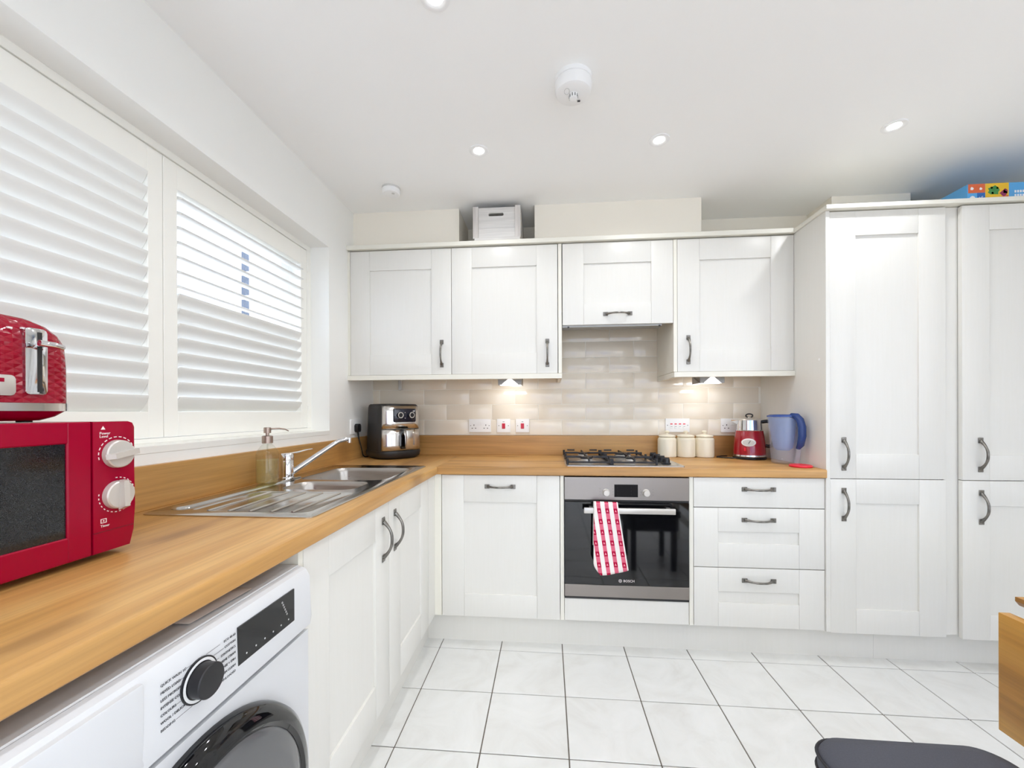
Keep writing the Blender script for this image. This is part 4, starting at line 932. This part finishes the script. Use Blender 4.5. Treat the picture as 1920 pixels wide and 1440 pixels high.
# ------------------------------------------------------------------ sockets and switches
def holes(bm, x, z, y):
    box(bm, x - 0.0022, x + 0.0022, y - 0.0006, y, z + 0.006, z + 0.014)
    for s in (-0.011, 0.011): box(bm, x + s - 0.0034, x + s + 0.0034, y - 0.0006, y, z - 0.012, z - 0.0075)
def sockets():
    def plate_at(name, label, cat, x0, x1, z0, z1, grp=None):
        t = thing(name, label, cat, ((x0 + x1) / 2, -0.0055, z0), group=grp)
        bpart('plate', 'white_plastic', t, (x0, x1, -0.0145, -0.0053, z0, z1), bev=0.0015, seg=2); return t
    Y = -0.0145
    def screws(t, xs, z):
        for x in xs:
            bm = bmesh.new(); lathe(bm, [(0, 0), (0.0030, 0), (0.0026, 0.0008), (0, 0.0008)], (x, Y, z), '-y', 10); part('screw', bm, 'screw_grey', t)
    def double(label, x0):
        x1 = x0 + 0.143; z0, z1 = 1.055, 1.139; t = plate_at('socket_outlet', label, 'socket', x0, x1, z0, z1)
        xc = (x0 + x1) / 2
        for s in (-0.0385, 0.0385):
            bm = bmesh.new(); holes(bm, xc + s, 1.090, Y); part('pin_holes', bm, 'hole_dark', t)
        for s in (-0.009, 0.009): bpart('switch', 'white_plastic', t, (xc + s - 0.0075, xc + s + 0.0075, Y - 0.003, Y, 1.098, 1.120), bev=0.001)
        screws(t, (x0 + 0.0115, x1 - 0.0115), 1.097)
    double('white double socket on the tiles beside the red switches', 0.644)
    double('white double socket on the tiles behind the red kettle', 2.208)
    for x0, lb in ((0.826, 'white plate with red rocker switch next to the double socket'), (0.947, 'white plate with red rocker switch nearer the hob')):
        t = plate_at('cooker_switch', lb, 'switch', x0, x0 + 0.086, 1.054, 1.139)
        xc = x0 + 0.043; bpart('rocker', 'red_plastic', t, (xc - 0.0105, xc + 0.0105, Y - 0.004, Y, 1.077, 1.111), bev=0.0015); bpart('marker', 'print_grey', t, (xc - 0.006, xc + 0.006, Y - 0.0005, Y, 1.1195, 1.1225))
        screws(t, (x0 + 0.0125, x0 + 0.0735), 1.0965)
    t = plate_at('appliance_switch', 'white four-gang switch plate above the cream canisters', 'switch', 1.878, 2.022, 1.056, 1.140)
    for k in range(4):
        x = 1.913 + k * 0.0255; bpart('marker', 'red_lid', t, (x - 0.007, x + 0.007, Y - 0.0006, Y, 1.103, 1.1095)); bpart('switch', 'white_plastic', t, (x - 0.0075, x + 0.0075, Y - 0.003, Y, 1.078, 1.098), bev=0.001)
        bpart('label_print', 'print_grey', t, (x - 0.0055, x + 0.0055, Y - 0.0033, Y - 0.003, 1.0895, 1.0915))
    screws(t, (1.8895, 2.0105), 1.098)
    # left wall socket and the plugged-in lead
    t = thing('socket_outlet', 'white double socket on the side wall behind the air fryer', 'socket', (0.0, -0.253, 1.058))
    bpart('plate', 'white_plastic', t, (0.0002, 0.0092, -0.3265, -0.1805, 1.0570, 1.1430), bev=0.0015, seg=2); bpart('switch', 'white_plastic', t, (0.0092, 0.012, -0.268, -0.239, 1.102, 1.122))
    t = thing('power_plug', 'black plug and lead of the air fryer in the side-wall socket', 'plug', (0.02, -0.27, 1.06))
    bm = bmesh.new(); prism(bm, [(-0.291, 1.078), (-0.284, 1.068), (-0.254, 1.068), (-0.247, 1.078), (-0.247, 1.106), (-0.257, 1.117), (-0.281, 1.117), (-0.291, 1.106)], 'x', 0.0093, 0.034, bev=0.005); part('plug_body', bm, 'black_soft', t)
    bm = bmesh.new(); tube(bm, [(0.022, -0.269, 1.073), (0.024, -0.267, 1.045), (0.028, -0.258, 1.01), (0.033, -0.245, 0.965), (0.036, -0.232, 0.925), (0.040, -0.215, 0.9145), (0.050, -0.190, 0.9140)], [0.006, 0.005, 0.0036, 0.0034, 0.0034, 0.0034, 0.0034], 8); part('lead', bm, 'black_soft', t)
    bm = bmesh.new(); box(bm, 0.182, 0.204, -0.030, -0.0055, 1.330, 1.398, bev=0.002); solo('lamp_driver', bm, 'grey_plastic', 'small white box on the tiles under the corner wall cabinet', 'junction box', loc=(0.193, -0.006, 1.33))
sockets()

# ------------------------------------------------------------------ canisters, kettle, jug, lid
def canister_meshes():
    b = bmesh.new(); R = 0.0535
    lathe(b, [(0, 0), (R - 0.005, 0), (R, 0.005), (R, 0.106), (R - 0.003, 0.114), (R - 0.010, 0.119), (0, 0.119)], seg=40); body = new_mesh('jar', b, 'canister_cream')
    b = bmesh.new(); lathe(b, [(0, 0.1192), (R - 0.012, 0.1192), (R - 0.006, 0.121), (R - 0.004, 0.126), (R - 0.008, 0.131), (0.02, 0.136), (0.008, 0.138), (0.007, 0.144), (0.013, 0.149), (0.014, 0.154), (0.008, 0.159), (0, 0.160)], seg=40); lid = new_mesh('lid', b, 'canister_cream')
    return body, lid
def smalls():
    body, lid = canister_meshes()
    for x, lb in ((1.867, 'cream storage canister next to the hob, leftmost of the three'), (1.9765, 'cream storage canister in the middle of the three'), (2.0850, 'cream storage canister nearest the kettle')):
        t = thing('storage_canister', lb, 'canister', (x, -0.082, 0.910), group='cream canisters beside the hob'); link('jar', body, t); link('lid', lid, t)
    # kettle
    kx, ky = 2.310, -0.150
    t = thing('kettle', 'red and chrome electric kettle with black handle in front of the socket', 'kettle', (kx, ky, 0.910), math.radians(-18))
    bm = bmesh.new(); lathe(bm, [(0, 0), (0.084, 0), (0.086, 0.004), (0.086, 0.010), (0.080, 0.015), (0, 0.015)], seg=48); part('power_base', bm, 'black_soft', t, local=True)
    bm = bmesh.new(); lathe(bm, [(0.0, 0.0152), (0.083, 0.0152), (0.0845, 0.018), (0.0835, 0.026)], seg=48); part('base_ring', bm, 'chrome', t, local=True)
    bm = bmesh.new(); lathe(bm, [(0.0832, 0.0262), (0.0828, 0.05), (0.080, 0.09), (0.0755, 0.13), (0.0700, 0.162)], seg=48); part('red_body', bm, 'kettle_red', t, local=True)
    bm = bmesh.new(); lathe(bm, [(0.0702, 0.1622), (0.0665, 0.166), (0.0645, 0.20), (0.0635, 0.222), (0.060, 0.225)], seg=48); part('collar', bm, 'chrome', t, local=True)
    bm = bmesh.new(); lathe(bm, [(0.062, 0.2232), (0.058, 0.229), (0.030, 0.234), (0.010, 0.236), (0.008, 0.240), (0, 0.240)], seg=40); l = part('lid', bm, 'satin_silver', t, local=True)
    bm = bmesh.new(); tube(bm, [(0.017 * math.cos(a), 0, 0.248 + 0.010 * math.sin(a)) for a in [math.pi * 2 * i / 20 for i in range(21)]], 0.0038, 8, cap=False); part('lid_knob', bm, 'black_soft', l, local=True)
    bm = bmesh.new(); loft(bm, [[(-0.060, -0.020, 0.196), (-0.060, 0.020, 0.196), (-0.060, 0.022, 0.222), (-0.060, -0.022, 0.222)], [(-0.092, -0.010, 0.216), (-0.092, 0.010, 0.216), (-0.094, 0.011, 0.2235), (-0.094, -0.011, 0.2235)]], True, True); part('spout', bm, 'chrome', t, local=True)
    pts = [(0.060, 0, 0.212), (0.085, 0, 0.216), (0.112, 0, 0.213), (0.122, 0, 0.200), (0.122, 0, 0.15), (0.119, 0, 0.09), (0.112, 0, 0.078), (0.095, 0, 0.074), (0.076, 0, 0.078)]
    bm = bmesh.new(); tube(bm, pts, [0.010, 0.010, 0.0105, 0.011, 0.010, 0.010, 0.0105, 0.010, 0.010], 12, up=(0, 1, 0)); part('handle', bm, 'black_soft', t, local=True)
    a = math.radians(-100); n = Vector((math.cos(a), math.sin(a), 0)); s = Vector((-n.y, n.x, 0)); bm = bmesh.new()
    def oval(rx, rz, off): return [tuple(n * (math.sqrt(max(0.0805 ** 2 - (rx * math.cos(q)) ** 2, 0)) + off) + s * rx * math.cos(q) + Vector((0, 0, 0.098 + rz * math.sin(q)))) for q in [2 * math.pi * i / 28 for i in range(28)]]
    loft(bm, [oval(0.036, 0.0225, -0.004), oval(0.036, 0.0225, 0.003), oval(0.031, 0.0185, 0.0042)], True, True); g = part('gauge', bm, 'white_plastic', t, local=True)
    bm = bmesh.new(); loft(bm, [oval(0.029, 0.0165, 0.0043), oval(0.029, 0.0165, 0.0050)], False, True); part('gauge_face', bm, 'grey_plastic', g, local=True)
    bm = bmesh.new(); c = n * 0.086 + Vector((0, 0, 0.092)); tube(bm, [c, c + s * 0.010 + Vector((0, 0, 0.016))], 0.0014, 6); part('needle', bm, 'black_soft', g, local=True)
    bm = bmesh.new(); c = Matrix.Rotation(math.radians(-112) + math.pi / 2, 4, 'Z') ; box(bm, -0.005, 0.005, -0.0855, -0.080, 0.050, 0.068, bev=0.001); bmesh.ops.transform(bm, matrix=c, verts=bm.verts); part('switch_light', bm, 'red_lid', t, local=True)
    bm = bmesh.new(); z = 0.9140
    tube(bm, [(2.236, -0.178, z + 0.002), (2.215, -0.160, z), (2.18, -0.140, z), (2.160, -0.128, z), (2.147, -0.105, z), (2.158, -0.080, z), (2.19, -0.055, z), (2.23, -0.045, z)], 0.0034, 8); solo('kettle_lead', bm, 'black_soft', 'black kettle lead curling on the worktop beside the canisters', 'cable', loc=(2.17, -0.12, 0.9105))
    # filter jug, handle turned towards the room
    t = thing('water_filter_jug', 'clear blue water filter jug with dark blue handle by the tall cabinet', 'jug', (2.376, -0.368, 0.910), math.radians(-72))
    def ov(rx, ry, z, dx=0.0): return [(dx + rx * math.cos(2 * math.pi * i / 40) * (1.0 if math.cos(2 * math.pi * i / 40) > 0 else 1.06), ry * math.sin(2 * math.pi * i / 40), z) for i in range(40)]
    bm = bmesh.new(); loft(bm, [ov(0.050, 0.040, 0.0), ov(0.056, 0.045, 0.004), ov(0.060, 0.048, 0.06), ov(0.066, 0.052, 0.15), ov(0.073, 0.058, 0.243, -0.004)], True, False); part('jug_body', bm, 'jug_clear', t, local=True, angle=60)
    bm = bmesh.new(); loft(bm, [ov(0.030, 0.026, 0.070), ov(0.046, 0.038, 0.084), ov(0.054, 0.044, 0.13), ov(0.068, 0.054, 0.240, -0.004)], True, False); part('hopper', bm, 'jug_blue', t, local=True, angle=60)
    bm = bmesh.new(); loft(bm, [ov(0.0745, 0.0595, 0.2435, -0.004), ov(0.0745, 0.0595, 0.250, -0.004), ov(0.060, 0.046, 0.256, -0.004), ov(0.03, 0.02, 0.257)], True, True); part('lid', bm, 'jug_lid_blue', t, local=True)
    pts = [(0.052, 0, 0.250), (0.078, 0, 0.248), (0.098, 0, 0.230), (0.109, 0, 0.195), (0.110, 0, 0.15), (0.101, 0, 0.105), (0.086, 0, 0.085)]
    bm = bmesh.new(); tube(bm, pts, [0.014, 0.0155, 0.016, 0.0165, 0.0165, 0.015, 0.009], 14, flat=1.15, up=(0, 1, 0)); part('handle', bm, 'jug_handle_blue', t, local=True)
    bm = bmesh.new(); tube(bm, [(0.092, 0, 0.085), (0.085, 0, 0.045), (0.075, 0, 0.006)], [0.010, 0.011, 0.013], 10, up=(0, 1, 0)); part('handle_foot', bm, 'jug_clear', t, local=True)
    bm = bmesh.new(); lathe(bm, [(0, 0), (0.046, 0), (0.049, 0.003), (0.049, 0.008), (0.045, 0.011), (0.038, 0.009), (0, 0.009)], (2.384, -0.505, 0.9105), seg=40); solo('red_lid', bm, 'red_lid', 'small round red plastic lid lying at the worktop end', 'lid', loc=(2.384, -0.505, 0.9105))
smalls()

# ------------------------------------------------------------------ on top of the units
def tops():
    # whitewashed crate, slightly turned
    cx0, cx1, y0, y1, z0, z1 = 0.735, 1.003, -0.346, -0.05, 2.1430, 2.3380
    t = thing('wooden_crate', 'whitewashed wooden crate with a cut-out handle on top of the wall cabinets', 'crate', ((cx0 + cx1) / 2, -0.17, 2.1430))
    for a, b in ((cx0, cx0 + 0.030), (cx1 - 0.030, cx1)): bpart('corner_post', 'whitewash_v', t, (a, b, y0, y0 + 0.016, z0 + 0.016, z1), bev=0.001)
    bpart('bottom_batten', 'whitewash', t, (cx0 + 0.010, cx1 - 0.002, y0 - 0.010, y0 + 0.010, z0, z0 + 0.0155), bev=0.001)
    hz0, hz1 = z1 - 0.052, z1 - 0.034
    bm = bmesh.new(); m = axm('-y', (0, y0 + 0.010, 0)); out = [(cx0 + 0.0305, z0 + 0.075), (cx1 - 0.0305, z0 + 0.075), (cx1 - 0.0305, z1 - 0.004), (cx0 + 0.0305, z1 - 0.004)]
    hole = rrect(cx0 + 0.087, cx0 + 0.173, hz0, hz1, 0.008, 5)
    rs = plate_with_holes(bm, [out, hole], m); ret = bmesh.ops.extrude_face_region(bm, geom=list(bm.faces)); bmesh.ops.translate(bm, vec=(0, 0.012, 0), verts=[v for v in ret['geom'] if isinstance(v, bmesh.types.BMVert)])
    part('end_board', bm, 'whitewash', t, smooth=False)
    bpart('end_board', 'whitewash', t, (cx0 + 0.0305, cx1 - 0.0305, y0 + 0.008, y0 + 0.021, z0 + 0.016, z0 + 0.074), bev=0.001)
    for x0_, x1_ in ((cx0, cx0 + 0.012), (cx1 - 0.012, cx1)):
        for k in range(3): bpart('side_board', 'whitewash', t, (x0_, x1_, y0 + 0.0165, y1, z0 + 0.018 + k * 0.058, z0 + 0.072 + k * 0.058), bev=0.001)
    bpart('base_board', 'whitewash', t, (cx0 + 0.0125, cx1 - 0.0125, y0 + 0.0215, y1 - 0.013, z0 + 0.004, z0 + 0.014)); bpart('back_board', 'whitewash', t, (cx0 + 0.0125, cx1 - 0.0125, y1 - 0.012, y1, z0 + 0.004, z1 - 0.01))
    # game box, lying upside down
    t = thing('game_box', 'blue and yellow toy box with orange corner lying on the tall cabinets', 'box', (3.35, -0.38, 2.1382))
    x0, x1, y0, y1, z0, z1 = 3.082, 3.50, -0.560, -0.24, 2.1382, 2.2260
    bpart('carton', 'game_blue', t, (x0, x1, y0, y1, z0, z1), bev=0.0015)
    Y = y0 - 0.0005
    def patch(mat, a, b, c, d, nm='print'): return bpart(nm, mat, t, (a, b, Y, y0 + 0.001, c, d))
    patch('game_orange', x0 + 0.002, x0 + 0.073, z0 + 0.046, z1 - 0.001); patch('game_dark', x0 + 0.040, x0 + 0.073, z0 + 0.004, z0 + 0.046)
    patch('game_yellow', x0 + 0.074, x0 + 0.172, z0 + 0.003, z1 - 0.001)
    bm = bmesh.new(); prism(bm, [(x0 + 0.0745, z0 + 0.006), (x0 + 0.17, z0 + 0.012), (x0 + 0.17, z0 + 0.030), (x0 + 0.12, z0 + 0.022), (x0 + 0.0745, z0 + 0.016)], 'y', Y - 0.0003, y0 + 0.001); part('print', bm, 'game_orange', t)
    def blob(mat, cx, cz, rx, rz, n, wob):
        bm = bmesh.new(); prism(bm, [(cx + rx * math.cos(2 * math.pi * i / n) * (1 + wob * math.sin(3.3 * i)), cz + rz * math.sin(2 * math.pi * i / n) * (1 + wob * math.cos(2.1 * i))) for i in range(n)], 'y', Y - 0.0006, y0 + 0.001); part('print', bm, mat, t)
    blob('game_green', x0 + 0.110, z0 + 0.054, 0.024, 0.020, 14, 0.2); blob('game_purple', x0 + 0.151, z0 + 0.040, 0.016, 0.012, 12, 0.25); blob('game_purple', x0 + 0.158, z0 + 0.048, 0.010, 0.011, 10, 0.2)
    for (a, c) in ((0.100, 0.066), (0.124, 0.064), (0.104, 0.042)): blob('panel_dark', x0 + a, z0 + c, 0.005, 0.005, 10, 0.1)
    for (a, c, r) in ((0.018, 0.066, 0.007), (0.055, 0.064, 0.006)): blob('game_white', x0 + a, z0 + c, r, r, 10, 0.2)
    blob('game_white', x0 + 0.020, z0 + 0.024, 0.011, 0.008, 12, 0.1)
    flip = Matrix.Rotation(math.pi, 4, 'Z')
    text_part('print', '3+', 0.020, 'game_white', t, Matrix.Translation((x0 + 0.066, Y, z0 + 0.024)) @ axm('-y', (0, 0, 0)) @ flip)
    for k in range(7):
        for r in range(2): bpart('print', 'game_white', t, (x0 + 0.196 + k * 0.011, x0 + 0.203 + k * 0.011, Y, y0 + 0.001, z0 + 0.020 + r * 0.020, z0 + 0.033 + r * 0.018))
    bpart('print', 'game_yellow', t, (x0 - 0.0005, x0 + 0.001, y0 + 0.21, y1 - 0.002, z0 + 0.002, z1 - 0.002))
    for k in range(2): bpart('print', 'game_white', t, (x0 - 0.0006, x0 + 0.001, y0 + 0.10, y0 + 0.16, z0 + 0.02 + 0.022 * k, z0 + 0.028 + 0.022 * k))
tops()

# ------------------------------------------------------------------ lamps and alarms
def lamps():
    spots = [(0.844, -0.785, 'recessed ceiling downlight in front of the wooden crate'), (1.640, -0.785, 'recessed ceiling downlight above the hob side, middle of the far row'), (2.593, -0.785, 'recessed ceiling downlight near the tall cabinets'),
             (0.834, -1.478, 'recessed ceiling downlight cut by the top edge of the picture')]
    for x, w in ((1.64, 'above the middle of the tiled floor'), (2.593, 'above the oak table')): spots.append((x, -1.48, 'added unseen ceiling downlight ' + w))  # out of view, added to light the room
    for y, v in ((-2.45, 'over the washing machine row'), (-3.5, 'in the second row from the added rear doors'), (-4.5, 'next to the added rear doors')):  # further unseen rows, added for even room light
        for x, w in ((0.84, 'window side'), (1.74, 'middle'), (2.60, 'right side')): spots.append((x, y, 'added unseen ceiling downlight ' + v + ', ' + w))
    b = bmesh.new(); lathe(b, [(0.044, 0.0), (0.043, -0.003), (0.038, -0.0045), (0.030, -0.003), (0.024, -0.0012), (0.024, 0.0)], seg=36); bezel = new_mesh('bezel', b, 'white_plastic')
    b = bmesh.new(); lathe(b, [(0.0245, -0.0008), (0.015, -0.0014), (0, -0.0016)], seg=28); lens = new_mesh('lens', b, 'lamp_glow')
    L = bpy.data.lights.new('downlight_lamp', 'AREA'); L.shape = 'DISK'; L.size = 0.06; L.energy = DOWNLIGHT_W; L.color = (0.96, 0.98, 1.0); L.spread = math.radians(150)
    for i, (x, y, lb) in enumerate(spots):
        t = thing('downlight', lb, 'light', (x, y, CEIL - 0.0002), group='ceiling downlights'); link('bezel', bezel, t); link('lens', lens, t)
        o = link('lamp', L, t); o.location = (0, 0, -0.006)
    # wedge lamps under the wall units
    for xa, xb, lb in ((0.860, 1.000, 'lit wedge-shaped lamp under the wall cabinet left of the hob'), (2.008, 2.142, 'lit wedge-shaped lamp under the wall cabinet by the tall unit')):
        xc = (xa + xb) / 2; y0, y1 = -0.225, -0.10; zt, zb = 1.3980, 1.3440
        t = thing('cabinet_lamp', lb, 'lamp', (xc, -0.17, zb), group='wedge lamps under the wall cabinets')
        bm = bmesh.new(); prism(bm, [(y0, zb), (y0, zb + 0.006), (y1, zt), (y1, zt - 0.006)], 'x', xa, xb); 
        box(bm, xa, xa + 0.004, y0, y1, zb, zt); box(bm, xb - 0.004, xb, y0, y1, zb, zt); box(bm, xa, xb, y0 - 0.003, y0, zb, zt, bev=0.001); part('housing', bm, 'hood_grey', t)
        bm = bmesh.new(); prism(bm, [(xa + 0.022, zb + 0.002), (xb - 0.022, zb + 0.002), (xc, zt - 0.012)], 'y', y0 - 0.0042, y0 - 0.003); part('front_triangle', bm, 'strip_glow', t)  # emissive triangle on the housing front
        bm = bmesh.new(); box(bm, xa + 0.010, xb - 0.010, y0 + 0.012, y0 + 0.07, zb - 0.001, zb + 0.001); part('lens', bm, 'strip_glow', t)
        l = bpy.data.lights.new('cabinet_lamp_light', 'AREA'); l.shape = 'RECTANGLE'; l.size = 0.10; l.size_y = 0.05; l.energy = 0.42; l.color = (1, 0.985, 0.96)
        o = link('lamp', l, t); o.location = (0, -0.015, -0.004); o.rotation_euler = (math.radians(28), 0, 0)
    # heat alarm and CO alarm
    t = thing('heat_alarm', 'large round white heat alarm on the ceiling with a probe tip', 'alarm', (1.246, -1.150, CEIL))
    c = (1.246, -1.150, CEIL)
    bm = bmesh.new(); lathe(bm, [(0, 0), (0.066, 0), (0.066, 0.014), (0.064, 0.0155)], c, '-z', 48); part('base', bm, 'white_plastic', t)
    bm = bmesh.new(); lathe(bm, [(0.0645, 0.016), (0.0655, 0.020), (0.064, 0.040), (0.060, 0.052), (0.052, 0.057), (0, 0.059)], c, '-z', 48); cov = part('cover', bm, 'white_plastic', t)
    bm = bmesh.new(); lathe(bm, [(0.016, 0.058), (0.014, 0.072), (0.010, 0.074), (0, 0.074)], (1.246, -1.152, CEIL), '-z', 24); g = part('probe', bm, 'white_plastic', t)
    for k in range(10):
        a = math.pi * 2 * k / 10; bm = bmesh.new(); box(bm, -0.0016, 0.0016, -0.0006, 0.0006, -0.005, 0.005); bmesh.ops.transform(bm, matrix=Matrix.Translation((1.246 + 0.0155 * math.cos(a), -1.152 + 0.0155 * math.sin(a), CEIL - 0.065)) @ Matrix.Rotation(a + math.pi / 2, 4, 'Z'), verts=bm.verts); part('vent', bm, 'screw_grey', g)
    bm = bmesh.new(); tube(bm, [(1.222 + 0.009 * math.cos(a), -1.170 + 0.014 * math.sin(a), CEIL - 0.0585) for a in [2 * math.pi * i / 20 for i in range(21)]], 0.0008, 6, cap=False); part('test_button', bm, 'grey_plastic', cov)
    bpart('marking', 'print_grey', cov, (1.262, 1.272, -1.126, -1.118, CEIL - 0.0595, CEIL - 0.0585))
    t = thing('carbon_monoxide_alarm', 'small round white alarm on the ceiling in the window corner', 'alarm', (0.330, -0.520, CEIL)); c = (0.330, -0.520, CEIL)
    bm = bmesh.new(); lathe(bm, [(0, 0), (0.047, 0), (0.047, 0.008), (0.046, 0.010)], c, '-z', 40); part('base', bm, 'grey_plastic', t)
    bm = bmesh.new(); lathe(bm, [(0.0465, 0.0105), (0.0475, 0.014), (0.046, 0.028), (0.040, 0.033), (0, 0.034)], c, '-z', 40); cv = part('cover', bm, 'white_plastic', t)
    bm = bmesh.new(); lathe(bm, [(0, 0.0338), (0.008, 0.0338), (0.008, 0.0352), (0, 0.0352)], (0.345, -0.530, CEIL), '-z', 18); part('test_button', bm, 'grey_plastic', cv)
lamps()

# ------------------------------------------------------------------ table and stool at the right
def furniture():
    t = thing('drop_leaf_table', 'oak drop-leaf table with hanging leaf at the right edge of the picture', 'table', (2.75, -2.05, 0))
    y1, y0 = -1.570, -2.60
    bm = bmesh.new(); prism(bm, [(2.262, 0.724), (3.20, 0.724), (3.20, 0.750), (2.236, 0.750), (2.236, 0.740), (2.244, 0.730)], 'y', y0, y1, bev=0.002); part('table_top', bm, 'table_oak', t)
    bm = bmesh.new(); box(bm, 2.166, 2.190, y0, y1 - 0.035, 0.462, 0.728, bev=0.002, seg=2); part('drop_leaf', bm, 'table_oak', t)
    for x in (2.34, 3.12):
        for y in (y0 + 0.08, y1 - 0.13): bpart('leg', 'table_paint', t, (x - 0.03, x + 0.03, y - 0.03, y + 0.03, 0, 0.724), bev=0.003)
    bpart('apron', 'table_paint', t, (2.37, 3.09, y1 - 0.14, y1 - 0.12, 0.63, 0.724), (2.37, 3.09, y0 + 0.07, y0 + 0.09, 0.63, 0.724))
    bpart('lower_rail', 'table_paint', t, (2.33, 2.35, y0 + 0.11, y1 - 0.16, 0.20, 0.26), (3.11, 3.13, y0 + 0.11, y1 - 0.16, 0.20, 0.26))
    t = thing('padded_stool', 'dark grey padded stool on the floor beside the oak table', 'stool', (1.93, -1.85, 0))
    x0, x1, ya, yb = 1.735, 2.128, -2.06, -1.632
    L = lambda pts, z: [(p[0], p[1], z) for p in pts]; R = lambda i, r: rrect(x0 + i, x1 - i, ya + i, yb - i, r, 8)
    bm = bmesh.new(); loft(bm, [L(R(0.010, 0.06), 0.395), L(R(0.0, 0.06), 0.405), L(R(0.0, 0.06), 0.432), L(R(0.006, 0.06), 0.445), L(R(0.030, 0.05), 0.452), L(R(0.09, 0.04), 0.455)], True, True); c = part('cushion', bm, 'stool_fabric', t, angle=70)
    for z in (0.404, 0.434):
        bm = bmesh.new(); pts = [(p[0], p[1], z) for p in R(-0.0005, 0.06)]; tube(bm, pts + [pts[0]], 0.0035, 8, cap=False); part('piping', bm, 'stool_black', c)
    bm = bmesh.new(); loft(bm, [L(R(0.014, 0.05), 0.30), L(R(0.014, 0.05), 0.394)], True, True); part('seat_box', bm, 'stool_black', t)
    for x in (x0 + 0.05, x1 - 0.05):
        for y in (ya + 0.05, yb - 0.05): bpart('leg', 'stool_black', t, (x - 0.018, x + 0.018, y - 0.018, y + 0.018, 0, 0.299), bev=0.002)
furniture()
